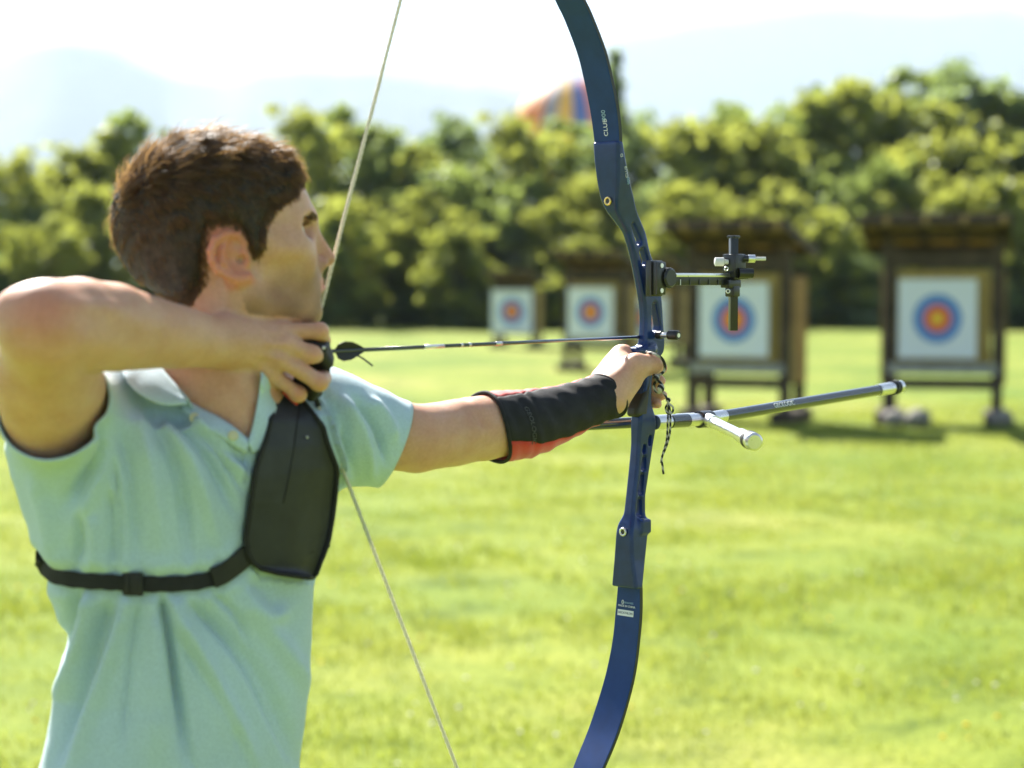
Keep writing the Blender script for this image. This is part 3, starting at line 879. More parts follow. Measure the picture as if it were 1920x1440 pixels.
def make_butt():
    """a roofed archery butt 2.35 m high, front towards -y, made once and copied"""
    root = empty('target_butt')
    W = 1.26
    for sx in (-1, 1):
        for sy, off in ((-1, 0.0), (1, 0.62)):
            mb = MB(); mb.box((0, 0, 0), (0.13, 0.13, 2.12 - (0.28 if sy > 0 else 0)), bev=0.012)
            o = mb.build('post', M['wood_dark'], root, local=True)
            o.location = (sx * W / 2, off - 0.02, (2.12 - (0.28 if sy > 0 else 0)) / 2)
        mb = MB(); mb.box((0, 0, 0), (0.30, 0.98, 0.16), bev=0.02)
        o = mb.build('skid', M['wood_dark'], root, local=True); o.location = (sx * W / 2, 0.26, 0.08)
    # layered straw boss: each compressed layer a part
    nl = 9
    for i in range(nl):
        h = 1.20 / nl
        mb = MB(); mb.box((0, 0, 0), (W - 0.15 + 0.012 * math.sin(i * 2.1), 0.44 + 0.012 * math.cos(i * 3.3), h - 0.012), bev=0.018)
        o = mb.build('straw_layer', M['straw'], root, local=True); o.location = (0, 0.22 + 0.006 * math.sin(i * 1.7), 0.60 + h * (i + 0.5))
    for z, hh, mat, y in ((0.49, 0.13, 'wood_dark', -0.07), (0.665, 0.13, 'wood_grey', -0.085), (1.92, 0.20, 'wood_dark', -0.07)):
        mb = MB(); mb.box((0, 0, 0), (W + 0.02, 0.04, hh), bev=0.006)
        o = mb.build('cross_board', M[mat], root, local=True); o.location = (0, y, z)
    for sx in (-1, 1):
        for i in range(4):
            mb = MB(); mb.box((0, 0, 0), (0.03, 0.135, 1.28), bev=0.004)
            o = mb.build('side_board', M['wood_ochre'], root, local=True); o.location = (sx * (W / 2 + 0.082), 0.10 + i * 0.145, 1.12)
    # pitched board roof, high at the front, falling to the back
    ang = math.radians(-13)
    roof = empty('roof'); roof.parent = root; roof.location = (0, 0.18, 2.20); roof.rotation_euler = (ang, 0, 0)
    for i in range(11):
        mb = MB(); mb.box((0, 0, 0), (0.132, 1.42, 0.028), bev=0.004)
        o = mb.build('roof_board', M['wood_ochre'] if i % 3 != 1 else M['wood_dark'], roof, local=True)
        o.location = ((i - 5) * 0.138, 0, 0.055 + 0.006 * (i % 2))
    for y in (-0.62, 0.0, 0.62):
        mb = MB(); mb.box((0, 0, 0), (1.50, 0.07, 0.09), bev=0.006)
        o = mb.build('purlin', M['wood_dark'], roof, local=True); o.location = (0, y, -0.01)
    for sx in (-1, 1):
        mb = MB(); mb.box((0, 0, 0), (0.03, 1.44, 0.13), bev=0.004)
        o = mb.build('barge_board', M['wood_dark'], roof, local=True); o.location = (sx * 0.772, 0, 0.0)
    mb = MB(); mb.box((0, 0, 0), (1.57, 0.03, 0.12), bev=0.004)
    o = mb.build('front_fascia', M['wood_dark'], roof, local=True); o.location = (0, -0.727, -0.01)
    for i in range(8):
        mb = MB(); mb.box((0, 0, 0), (0.05, 0.10, 0.09), bev=0.004)
        o = mb.build('rafter_end', M['wood_ochre'] if i % 2 else M['wood_dark'], roof, local=True); o.location = ((i - 3.5) * 0.2, -0.79, -0.03)
    return root

def copy_tree(o, parent=None):
    c = o.copy(); COL.objects.link(c)
    if parent is not None: c.parent = parent
    for ch in o.children: copy_tree(ch, c)
    return c

face_me = None
def place_butt(root, px, ybase, D, rz, scale, label, face_px, face_py, face_w, face_label, lean=0.0):
    X = (px - 960) / FPX * D
    root.location = (X, D, float(ground_z(np.array([X]), np.array([D]))[0]) - 0.01)
    root.rotation_euler = (0, 0, rz); root.scale = (scale[0], 1.0, scale[1])
    tag(root, label, 'archery butt', 'roofed archery butts on the meadow')
    # paper: lies on the front of the boss
    w = face_w * D / FPX
    n = Vector((math.sin(rz), -math.cos(rz), 0)); r = Vector((math.cos(rz), math.sin(rz), 0))
    fx = (face_px - 960) / FPX * D
    along = (Vector((fx, D, 0)) - Vector((X, D, 0))).dot(r) / max(0.5, r.x) * 1.0
    z = CAMZ + (528 - face_py) / FPX * D
    global face_me
    if face_me is None:
        mb = MB()
        N = 12
        V, F = [], []
        for i in range(N + 1):
            for j in range(N + 1):
                u, v = i / N - .5, j / N - .5
                V.append((u, -0.008 - 0.006 * math.sin(5 * u + 2) * math.sin(4 * v + 1) - (0.012 if (abs(u) > .45 and abs(v) > .45) else 0), v))
        for i in range(N):
            for j in range(N):
                F.append((i * (N + 1) + j, (i + 1) * (N + 1) + j, (i + 1) * (N + 1) + j + 1, i * (N + 1) + j + 1))
        face_me = np_mesh('target_face', np.array(V), np.array(F)); face_me.materials.append(M['paper'])
        face_me.flip_normals() if False else None
    o = bpy.data.objects.new('paper_target', face_me); COL.objects.link(o)
    o.scale = (w, 0.9, w * 1.03)
    o.rotation_euler = (0, 0, rz)
    base = Vector((X, D, 0)) + r * along
    o.location = base + n * 0.115 + Vector((0, 0, z))
    tag(o, face_label, 'paper target', 'paper target faces with blue, red and gold rings')
b0 = make_butt()
BUTTS = [
 # px, ybase, D, rotation, scale, label, face px, face py, face width px, label
 (1768, 795, 22.0, -14, (0.97, 1.0), 'roofed wooden butt at the right with a grey plank below its target', 1758, 597, 143, 'whole white paper target on the right butt, nothing in front of it'),
 (1386, 788, 22.6, -24, (0.9, 0.985), 'roofed wooden butt behind the bow sight, its yellow side showing', 1381, 599, 134, 'white paper target partly covered by the black sight bar'),
 (1116, 695, 34.5, -22, (0.86, 0.9), 'dark roofed butt just left of the blue riser, above the arrow', 1111, 585, 89, 'white paper target just left of the riser, above the arrow'),
 (965, 655, 47.0, -16, (0.76, 0.78), 'farthest and smallest butt left of the others with a dark roof', 962, 584, 79, 'farthest and smallest paper target, leftmost of the row'),
 (1222, 690, 37.0, -20, (0.8, 0.85), 'butt almost hidden behind the riser and the sight', 1216, 596, 80, 'paper target almost hidden behind the riser, only its right edge showing'),
]
for i, (px, yb, D, rz, s, lab, fx, fy, fw, fl) in enumerate(BUTTS):
    o = b0 if i == 0 else copy_tree(b0)
    for ch in o.children:
        if ch.name.startswith('roof'): ch.scale.x = (1.10, 1.04, 1.0, 1.0, 1.0)[i]; ch.location.x = (-0.09, -0.03, 0, 0, 0)[i]
    place_butt(o, px, yb, D, math.radians(rz) * -1 * -1, s, lab, fx, fy, fw, fl)
# stones under the posts of the right butt
def stones():
    rng = random.Random(5)
    for i, (dx, dy) in enumerate([(-0.62, -0.42), (0.60, -0.36), (-0.40, -0.55)]):
        bx, by = b0.location.x, b0.location.y
        bm = bmesh.new(); bmesh.ops.create_icosphere(bm, subdivisions=3, radius=0.14)
        V = np.array([v.co[:] for v in bm.verts]); F = np.array([[v.index for v in f.verts] for f in bm.faces]); bm.free()
        V *= np.array([1.1, 0.9, 0.75]); V += 0.03 * vnoise(V, 14, i)[:, None] * V / 0.14
        V += np.array([bx + dx, by + dy, 0.085])
        tag(mesh_obj('stone', V, F, M['stone']), ['pale rounded stone in front of the left post of the right butt', 'pale stone at the foot of the right post of the right butt', 'brownish stone lying right of the left post foot'][i], 'stone', 'stones at the foot of the right butt')
stones()
mark('butts')
# ------------------------------------------------------------------ bow: its own axes
D0 = 2.70                                    # lens distance of the grip
TH = math.atan2(0.725, 0.688)
BD = np.array([math.cos(TH), math.sin(TH), 0.0])     # towards the target (u)
BW = np.array([math.sin(TH), -math.cos(TH), 0.0])    # archer's right, towards the lens (w)
BZ = np.array([0, 0, 1.0])
BO = P(1205, 690, D0)
cD, sD = BD[0], BD[1]
X0 = BO[0]

def B(u, w, z):
    return BO + BD * u + BW * w + BZ * z
def to_bow(p):
    q = p - BO
    return np.stack([q @ BD, q @ BW, q @ BZ], -1)
def u_of(px, w=0.0):
    """u of the point in the plane w=const that is seen at column px"""
    k = (px - 960) / FPX
    # X0 + cD u + sD w = k (D0 + sD u - cD w)
    return (k * (D0 - cD * w) - X0 - sD * w) / (cD - sD * k)
def z_of(py, u, w=0.0):
    d = D0 + sD * u - cD * w
    # depth along the lens axis is d to first order
    for _ in range(3):
        p = P(960, py, d)
        d += (BO[1] + sD * u - cD * w) - p[1]
    return P(960, py, d)[2] - BO[2]

bow = empty('recurve_bow', tuple(BO), 'blue recurve bow at full draw with sight and stabilisers', 'bow')

# rows: y, left edge, corner between back-facing side and right side, right edge
RIS = [(266, 1110, 1156, 1168), (300, 1112, 1156, 1174), (340, 1117, 1156, 1182), (372, 1123, 1154, 1190), (395, 1133, 1155, 1195), (412, 1146, 1163, 1202),
       (436, 1164, 1177, 1212), (470, 1174, 1187, 1219), (500, 1181, 1193, 1229), (540, 1189, 1202, 1240), (570, 1194, 1208, 1243), (600, 1196, 1210, 1245), (640, 1194, 1210, 1248), (662, 1193, 1209, 1247),
       (680, 1196, 1212, 1230), (720, 1192, 1210, 1224), (760, 1186, 1204, 1224), (785, 1181, 1201, 1232), (800, 1181, 1200, 1233), (835, 1181, 1198, 1227), (870, 1178, 1196, 1222),
       (930, 1172, 1190, 1213), (966, 1168, 1187, 1213), (985, 1157, 1185, 1218), (1002, 1154, 1184, 1218), (1050, 1151, 1186, 1213), (1101, 1147, 1193, 1208)]
rows = []
for y, xl, xc, xr in RIS:
    hw = (xc - xl) / (2 * sD) / FPX * D0
    u0 = u_of((xl + xc) / 2.0)
    k = (xr - 960) / FPX
    u1 = u_of(xr, hw)
    rows.append((z_of(y, u0), u0, max(u1, u0 + 0.012), hw))
rows = np.array(sorted(rows))
RZ0, RZ1 = rows[0, 0], rows[-1, 0]
_zz = np.linspace(RZ0, RZ1, 420)
_d = [np.interp(_zz, rows[:, 0], rows[:, i]) for i in (1, 2, 3)]
_ker = np.hanning(13); _ker /= _ker.sum()
_d = [np.convolve(np.pad(v, 6, mode='edge'), _ker, 'valid') for v in _d]
rows = np.stack([_zz] + _d, 1)
def riser_dims(z):
    return [np.interp(z, rows[:, 0], rows[:, i]) for i in (1, 2, 3)]
def riser_f(p):
    q = to_bow(p); u, w, z = q[:, 0], q[:, 1], q[:, 2]
    u0, u1, hw = riser_dims(z)
    zc = np.maximum(z - RZ1, RZ0 - z)
    uu = np.abs(u - (u0 + u1) / 2) - ((u1 - u0) / 2 - 0.004)
    ww = np.abs(w) - (hw - 0.004)
    # chamfer on the archer's side
    ch = ((u0 - u) + (ww - 0.004) + 0.0035) * 0.7071
    ch = np.where(u < (u0 + u1) / 2, ch, -1)
    a = np.stack([uu, ww, zc + 0.003], 1)
    d = np.sqrt((np.maximum(a, 0) ** 2).sum(1)) + np.minimum(a.max(1), 0) - 0.004
    return np.maximum(d, ch * 0.9)
f_ris = Field()
f_ris.fn(B(0, 0, (RZ0 + RZ1) / 2), 0.40, riser_f, 0.0)
def slot(y0, y1, r0, r1, fr=0.55):
    """cut-out through the riser, along w, kept inside its side face"""
    pts = []
    for y in (y0, y1):
        z = z_of(y, -0.02); u0, u1, hw = riser_dims(z); pts.append(np.array([u0 + (u1 - u0) * fr, z]))
    a3, b3 = pts; ba = b3 - a3; L2 = ba @ ba + 1e-12
    def fn(p):
        q = to_bow(p)[:, [0, 2]]
        h = np.clip(((q - a3) @ ba) / L2, 0, 1)
        e = q - a3 - h[:, None] * ba
        return np.sqrt((e * e).sum(1)) - (r0 + (r1 - r0) * h)
    m_ = (a3 + b3) / 2
    f_ris.fn(B(m_[0], 0, m_[1]), math.sqrt(L2) / 2 + max(r0, r1) + 0.03, fn, 0.003, 's')
slot(422, 452, 0.0035, 0.006, 0.5)
slot(473, 490, 0.0065, 0.0065, 0.52)
slot(574, 612, 0.005, 0.0095, 0.56)
slot(822, 832, 0.0035, 0.0035, 0.72)
slot(838, 846, 0.0035, 0.004, 0.42)
slot(860, 876, 0.0045, 0.006, 0.5)
slot(892, 920, 0.0045, 0.0065, 0.5)
slot(938, 962, 0.005, 0.0065, 0.52)
# shelf lip above the hand, and the shoulder block on the lower part
f_ris.box(B(-0.004, -0.004, z_of(657, 0)), (0.040, 0.030, 0.010), np.stack([BD, BW, BZ], 1), 0.004, 0.010)
_z = z_of(984, 0); _u0, _u1, _hw = riser_dims(_z)
f_ris.box(B(_u1 - 0.009, 0.002, _z), (0.022, 2 * _hw + 0.004, 0.020), np.stack([BD, BW, BZ], 1), 0.003, 0.005)
rv, rf = surface_nets(f_ris, B(-0.14, 0, RZ0 - .02) - np.array([.12, .12, 0]), B(0.06, 0, RZ1 + .02) + np.array([.12, .12, 0]), 0.0013, lip=2.2)
riser = mesh_obj('riser', rv, rf, M['blue_paint'], bow)
# limb pocket bolts
for (x, y, col) in ((1142, 377, 'brass'), (1171, 997, 'steel')):
    u0, u1, hw = riser_dims(z_of(y, -0.05))
    zz = z_of(y, float(u0)); c = B(float(u0) - 0.002, 0.001, zz)
    mb = MB(); ring = [c + 0.0048 * (math.cos(a) * BW + math.sin(a) * BZ) for a in np.linspace(0, 2 * math.pi, 25)[:-1]]
    mb.tube(ring + [ring[0], ring[1]], 0.0017, 8)
    mb.build('limb_bolt', M[col], riser, smooth=True)
    mb = MB(); mb.tube([c + BD * 0.003, c - BD * 0.0002], 0.0035, 6); mb.build('hex_socket', M['black_metal'], riser)
# printed words on the right side of the upper riser
uu0, uu1, hh = [float(v) for v in riser_dims(z_of(322, -0.07))]
n_side = BW
tilt = (B(u_of(1180, hh), hh, z_of(345, -0.06)) - B(u_of(1170, hh), hh, z_of(300, -0.07)))
for s, y, x, mt in (('CLUB', 322, 1173.0, 'print_white'), ('900', 339, 1177.0, 'print_blue'), ('D', 291, 1164.5, 'print_white')):
    _, _, hh = riser_dims(z_of(y, -0.07)); hh = float(hh)
    u = u_of(x, hh); text_on(s, 0.0068, B(u, hh + 0.0003, z_of(y, u, hh)), -tilt if False else np.array([0, 0, 1.0]) * 1.0 + BD * -0.22, -BD, M[mt], riser)

# grip
GR = [(662, 1190, 1232), (690, 1192, 1231), (715, 1190, 1228), (740, 1181, 1225), (765, 1168, 1223), (781, 1166, 1222)]
gro = []
for y, xl, xr in GR:
    hw = 0.0135
    u0 = u_of(xl, -hw); u1 = u_of(xr, hw)
    gro.append((z_of(y, (u0 + u1) / 2), u0, u1, hw))
gro = np.array(sorted(gro))
def grip_f(p):
    q = to_bow(p); u, w, z = q[:, 0], q[:, 1], q[:, 2]
    u0, u1, hw = [np.interp(z, gro[:, 0], gro[:, i]) for i in (1, 2, 3)]
    zc = np.maximum(z - gro[-1, 0], gro[0, 0] - z) + 0.006
    uu = np.abs(u - (u0 + u1) / 2) - ((u1 - u0) / 2 - 0.009)
    ww = np.abs(w) - (hw - 0.009)
    a = np.stack([uu, ww, zc], 1)
    return np.sqrt((np.maximum(a, 0) ** 2).sum(1)) + np.minimum(a.max(1), 0) - 0.009 + 0.003
f_gr = Field(); f_gr.fn(B(0, 0, gro[:, 0].mean()), 0.09, grip_f)
f_gr.box(B(-0.012, 0.0145, z_of(752, 0)), (0.012, 0.003, 0.018), np.stack([BD, BW, BZ], 1), 0.0012, 0.001, 's')
gv_, gf_ = surface_nets(f_gr, B(0, 0, gro[0, 0] - .02) - np.array([.08, .08, 0]), B(0, 0, gro[-1, 0] + .02) + np.array([.08, .08, 0]), 0.0016, lip=2)
mesh_obj('grip', gv_, gf_, M['grip'], bow)

# limbs: rows y, left, right edge of the face that looks back at the archer
def limb(rows_px, tip_u, tip_z, up, root_u_in):
    st = []
    for y, xl, xr in rows_px:
        u = u_of((xl + xr) / 2.0)
        d = D0 + sD * u
        st.append((u, z_of(y, u), (xr - xl) / (2 * sD) / FPX * d))
    uz = [np.array([s[0], s[1], s[2]]) for s in st]
    # on towards the tip, narrowing, with the recurve bending forward again at the end
    e, pv = uz[-1], uz[-2]
    t = (e - pv)[:2]; t /= np.linalg.norm(t)
    tip = np.array([tip_u, tip_z])
    L = np.linalg.norm(tip - e[:2])
    c1 = e[:2] + t * L * 0.5
    for s in (0.2, 0.4, 0.6, 0.8, 0.93, 1.0):
        q = (1 - s) ** 2 * e[:2] + 2 * s * (1 - s) * c1 + s * s * tip
        uz.append(np.array([q[0], q[1], max(0.0065, e[2] * (1 - s) + 0.006 * s)]))
    c = rc_smooth(uz, 8)
    T = np.gradient(c[:, :2], axis=0); T /= np.linalg.norm(T, axis=1)[:, None]
    N = np.stack([T[:, 1], -T[:, 0]], 1) * (1 if up else -1)       # towards the target
    n = len(c); th = np.linspace(0.0085, 0.0045, n)
    V, F, MI = [], [], []
    for i in range(n):
        u, z, hw = c[i]
        b = 0.0008
        prof = [(-hw + b, 0), (hw - b, 0), (hw, b), (hw, th[i] - b), (hw - b, th[i]), (-hw + b, th[i]), (-hw, th[i] - b), (-hw, b)]
        for w, t_ in prof:
            V.append(B(u + N[i, 0] * t_, w, z + N[i, 1] * t_))
    for i in range(n - 1):
        for j in range(8):
            f = (i * 8 + j, i * 8 + (j + 1) % 8, (i + 1) * 8 + (j + 1) % 8, (i + 1) * 8 + j)
            F.append(f if up else f[::-1]); MI.append(0 if j in (7, 0, 1, 4, 5, 3) and j not in (2, 6) else 1)
    F.append(tuple(range(8))[::-1] if up else tuple(range(8))); MI.append(1)
    F.append(tuple((n - 1) * 8 + j for j in range(8))); MI.append(1)
    me = np_mesh('limb', np.array(V), F, True)
    me.polygons.foreach_set('material_index', np.array(MI, dtype=np.int32))
    me.set_sharp_from_angle(angle=math.radians(30))
    o = link_mesh('limb', me, [M['limb_blue'], M['limb_core']], bow)
    return o, c
nock_u = u_of(588); nock_z = z_of(652, nock_u)
TIP_UP = (nock_u + 0.25, nock_z + 0.73)
TIP_LO = (nock_u + 0.36, nock_z - 0.80)
limb_up, c_up = limb([(300, 1117, 1155), (266, 1114, 1158), (208, 1106, 1153), (139, 1092, 1139), (97, 1081, 1128), (36, 1058, 1105), (0, 1041, 1088)], TIP_UP[0], TIP_UP[1], True, 0)
limb_lo, c_lo = limb([(1075, 1160, 1197), (1101, 1160, 1199), (1150, 1156, 1199), (1200, 1151, 1195), (1250, 1142, 1189), (1300, 1129, 1178), (1370, 1106, 1157), (1440, 1078, 1128)], TIP_LO[0], TIP_LO[1], False, 0)

def limb_frame(c, y):
    """centre, right (across the face as seen), up along the limb, at photo row y"""
    zz = [pix(B(q[0], 0, q[1]))[0][1] for q in c]
    i = int(np.argmin(np.abs(np.array(zz) - y)))
    i = min(max(i, 1), len(c) - 2)
    a, b = B(c[i - 1][0], 0, c[i - 1][1]), B(c[i + 1][0], 0, c[i + 1][1])
    t = b - a; t /= np.linalg.norm(t)
    if t[2] < 0: t = -t
    return B(c[i][0], 0, c[i][1]), BW.copy(), t
def on_limb(s, size, y, dx, mat, parent, turned, c):
    o, r, t = limb_frame(c, y)
    n = np.cross(r, t)            # out of the face, towards the archer
    o = o + r * dx + n * 0.0004
    if turned: text_on(s, size, o, t, -r, M[mat], parent, depth=0.0002)
    else: text_on(s, size, o, r, t, M[mat], parent, depth=0.0002)
on_limb('CLUB', 0.0098, 241, 0.001, 'print_white', limb_up, True, c_up)
on_limb('900', 0.0098, 216, 0.0005, 'print_blue', limb_up, True, c_up)
o_, r_, t_ = limb_frame(c_lo, 1147)
n_ = np.cross(r_, t_)
mb = MB(); mb.box(o_ - r_ * 0.003 + n_ * 0.0002, (0.029, 0.0085, 0.0004), np.stack([r_, t_, n_], 1)); mb.build('label_patch', M['print_white'], limb_lo)
text_on('DECATHLON', 0.0044, o_ - r_ * 0.003 + n_ * 0.0006, r_, t_, M['print_dark'], limb_lo, depth=0.0001)
on_limb('MADE IN CHINA', 0.0042, 1137, -0.0015, 'print_white', limb_lo, False, c_lo)
on_limb('GEOLOGIC', 0.0036, 1129, 0.002, 'print_blue', limb_lo, False, c_lo)
on_limb('0', 0.0085, 1129, -0.009, 'print_white', limb_lo, False, c_lo)

# ------------------------------------------------------------------ string
tip_u = B(c_up[-1][0], 0, c_up[-1][1]); tip_l = B(c_lo[-1][0], 0, c_lo[-1][1])
NOCK = B(nock_u, 0, nock_z)
hook_hi = P(589, 632, NOCK[1] + 0.0); hook_lo = P(588, 735, NOCK[1] + 0.01)
hook_hi = B(nock_u, 0, z_of(632, nock_u)); hook_lo = B(nock_u, 0, z_of(738, nock_u))
mb = MB()
def lerp(a, b, t): return a + (b - a) * t
mb.tube([tip_u, lerp(tip_u, hook_hi, .5), hook_hi, NOCK, hook_lo, lerp(hook_lo, tip_l, .5), tip_l], 0.0020, 8)
# twisted strands standing proud of the string
for ph in range(3):
    for a, b in ((tip_u, hook_hi), (hook_lo, tip_l)):
        ax = (b - a) / np.linalg.norm(b - a); s1 = np.cross(ax, BW); s1 /= np.linalg.norm(s1); s2 = np.cross(ax, s1)
        tt = np.linspace(0.02, 0.98, 160)
        pts = [lerp(a, b, t) + 0.0013 * (math.cos(ph * 2.09 + t * 190) * s1 + math.sin(ph * 2.09 + t * 190) * s2) for t in tt]
        mb.tube(pts, 0.0014, 5, caps=False)
bs = mb.build('bowstring', M['string'], bow, smooth=True)
mb = MB(); mb.tube([lerp(hook_hi, tip_u, .02), hook_hi, NOCK, hook_lo, lerp(hook_lo, tip_l, .02)], 0.0034, 8); mb.build('serving', M['black_rubber'], bs, smooth=True)

# ------------------------------------------------------------------ plunger / rest
u = 0.018; zp = z_of(628, u, 0.02)
pl = MB(); c = B(u, 0.012, zp)
pl.tube([c, c + BW * 0.008], 0.0058, 16, mi=1)
pl.tube([c + BW * 0.008, c + BW * 0.020], 0.0042, 16, mi=0)
pl.tube([c + BW * 0.020, c + BW * 0.0215, c + BW * 0.036, c + BW * 0.038], [0.0055, 0.0068, 0.0068, 0.0055], 16, mi=1)
pl.tube([c + BW * 0.038, c + BW * 0.0385], 0.0032, 12, mi=0)
pl.build('plunger_button', [M['steel'], M['black_metal']], bow, smooth=True, auto=40)

# ------------------------------------------------------------------ sight
RB = np.stack([BD, BW, BZ], 1)
mb = MB()
cz = z_of(522, 0.0, 0.02)
cb = B(u_of(1226, 0.022), 0.022, cz)
mb.box(cb, (0.026, 0.010, 0.050), RB, bev=0.0015)
mb.box(cb + BW * 0.008 + BZ * 0.0, (0.020, 0.010, 0.046), RB, bev=0.0015)
sight = mb.build('sight', M['black_metal'], bow, smooth=True, auto=35)
for dz in (-0.017, 0.018):
    mb = MB(); mb.tube([cb + BW * 0.0125 + BZ * dz, cb + BW * 0.0142 + BZ * dz], 0.0035, 12); mb.build('mount_screw', M['steel'], sight, smooth=True, auto=40)
kc = B(u_of(1248, 0.030), 0.030, z_of(521, 0.02, 0.03))
mb = MB()
mb.tube([kc - BW * 0.004, kc - BW * 0.002, kc + BW * 0.008, kc + BW * 0.010], [0.0125, 0.0135, 0.0135, 0.0115], 22)
for i in range(22):
    a = 2 * math.pi * i / 22
    mb.tube([kc - BW * 0.002 + 0.0135 * (math.cos(a) * BD + math.sin(a) * BZ), kc + BW * 0.008 + 0.0135 * (math.cos(a) * BD + math.sin(a) * BZ)], 0.0012, 5)
mb.build('clamp_knob', M['black_metal'], sight, smooth=True, auto=40)
ue0, ue1 = u_of(1254, 0.028), u_of(1372, 0.028)
ze = z_of(524, 0.09, 0.028)
mb = MB(); mb.box(B((ue0 + ue1) / 2, 0.028, ze), (ue1 - ue0, 0.007, 0.0165), RB, bev=0.0015, mi=1)
mb.box(B((ue0 + ue1) / 2, 0.028, ze + 0.0062), (ue1 - ue0 + .001, 0.0085, 0.0055), RB, bev=0.001, mi=0)
for i in range(6):
    mb.box(B(ue0 + 0.02 + i * 0.022, 0.0322, ze - 0.004), (0.0012, 0.001, 0.008), RB, mi=0 if i == 0 else 2)
mb.build('extension_bar', [M['steel'], M['black_metal'], M['print_grey']], sight, smooth=True, auto=35)
us = u_of(1374, 0.03)
zt, zb2 = z_of(443, us, 0.03), z_of(620, us, 0.03)
mb = MB(); mb.box(B(us, 0.03, (zt + zb2) / 2), (0.0115, 0.0115, zt - zb2), RB @ np.array(Matrix.Rotation(0.6, 3, 'Z')), bev=0.0012)
mb.box(B(us, 0.03, zt - 0.001), (0.014, 0.014, 0.004), RB, bev=0.001)
mb.build('sight_bar', M['black_metal'], sight, smooth=True, auto=35)
zc2 = z_of(497, us, 0.03)
mb = MB(); mb.box(B(us + 0.002, 0.03, zc2), (0.026, 0.024, 0.032), RB, bev=0.002)
mb.box(B(us + 0.006, 0.032, zc2 - 0.014), (0.034, 0.018, 0.014), RB, bev=0.002)
mb.tube([B(us - 0.004, 0.042, zc2 - 0.012), B(us + 0.014, 0.054, zc2 - 0.012)], 0.0075, 14)
mb.build('sight_block', M['black_metal'], sight, smooth=True, auto=35)
ax = BD * 0.75 + BW * 0.66
p0 = B(us + 0.008, 0.036, z_of(485, us, 0.03))
mb = MB(); mb.tube([p0, p0 + ax * 0.012], 0.0052, 12, mi=1); mb.tube([p0 + ax * 0.012, p0 + ax * 0.022], 0.0058, 12, mi=0); mb.tube([p0 + ax * 0.022, p0 + ax * 0.038], 0.0028, 10, mi=2)
mb.build('sight_pin', [M['steel'], M['black_metal'], M['white_plastic']], sight, smooth=True, auto=40)
p1 = B(us - 0.010, 0.028, z_of(491, us, 0.03))
mb = MB(); mb.tube([p1, p1 - ax * 0.006], 0.0036, 12); mb.tube([p1 - ax * 0.006, p1 - ax * 0.007, p1 - ax * 0.019, p1 - ax * 0.020], [0.005, 0.0065, 0.0065, 0.005], 14)
mb.build('adjust_knob', M['white_plastic'], sight, smooth=True, auto=40)
mb = MB(); q = P(1362, 504, 2.765); mb.tube([q + 0.0026 * np.array([math.cos(a), 0, math.sin(a)]) for a in np.linspace(0, 6.5, 18)], 0.0009, 6); q = P(1365, 546, 2.765); mb.tube([q + 0.0026 * np.array([math.cos(a), 0, math.sin(a)]) for a in np.linspace(0, 6.5, 18)], 0.0009, 6)
mb.build('bar_ring', M['steel'], sight, smooth=True)
mb = MB(); mb.box(B(us - 0.006, 0.03, z_of(532, us, 0.03)), (0.030, 0.016, 0.012), RB, bev=0.002); mb.box(B(us - 0.003, 0.031, z_of(546, us, 0.03)), (0.016, 0.016, 0.016), RB, bev=0.002)
mb.build('bar_clamp', M['black_metal'], sight, smooth=True, auto=35)

# ------------------------------------------------------------------ stabilisers
s0 = P(1228, 792, D0 + sD * 0.02); s1 = P(1322, 786, D0 + sD * 0.142); s2 = P(1692, 724, D0 + sD * 0.676)
ax = (s2 - s1) / np.linalg.norm(s2 - s1); ax0 = (s1 - s0) / np.linalg.norm(s1 - s0)
mb = MB()
mb.tube([s0, s0 + ax0 * 0.03, s0 + ax0 * 0.031, s1 - ax0 * 0.05], [0.0105, 0.0105, 0.0085, 0.0085], 20, mi=0)
mb.tube([s1 - ax0 * 0.085, s1 - ax0 * 0.045], 0.0102, 20, mi=1)
mb.tube([s1 - ax0 * 0.045, s1 - ax0 * 0.01], 0.0095, 20, mi=0)
stab = mb.build('stabiliser', [M['steel'], M['carbon']], bow, smooth=True, auto=40)
mb = MB(); mb.tube([s1 - ax0 * 0.016, s1 - ax0 * 0.015, s1 + ax0 * 0.012, s1 + ax0 * 0.013], [0.010, 0.0125, 0.0125, 0.010], 20, mi=0)
mb.build('v_bar', M['black_metal'], stab, smooth=True, auto=40)
mb = MB()
e = s2
mb.tube([s1 + ax * 0.012, s1 + ax * 0.045], 0.0098, 22, mi=0)
mb.tube([s1 + ax * 0.045, e - ax * 0.075], 0.0088, 22, mi=1)
mb.tube([e - ax * 0.075, e - ax * 0.030], 0.0100, 22, mi=0)
mb.tube([e - ax * 0.030, e - ax * 0.018], 0.0122, 22, mi=2)
mb.tube([e - ax * 0.018, e - ax * 0.006, e], [0.0105, 0.0105, 0.006], 22, mi=0)
lr = mb.build('long_rod', [M['steel'], M['carbon'], M['black_rubber']], stab, smooth=True, auto=40)
mid = P(1462, 760.5, (D0 + sD * 0.33))
vn = np.cross(ax, np.cross(np.array([0.1, -1.0, 0.35]), ax)); vn /= np.linalg.norm(vn)
tt = (mid - s1) @ ax; mid = s1 + ax * tt + vn * 0.0089
text_on('GEOLOGIC', 0.0105, mid, ax, np.cross(vn, ax), M['print_white'], lr, depth=0.0003)
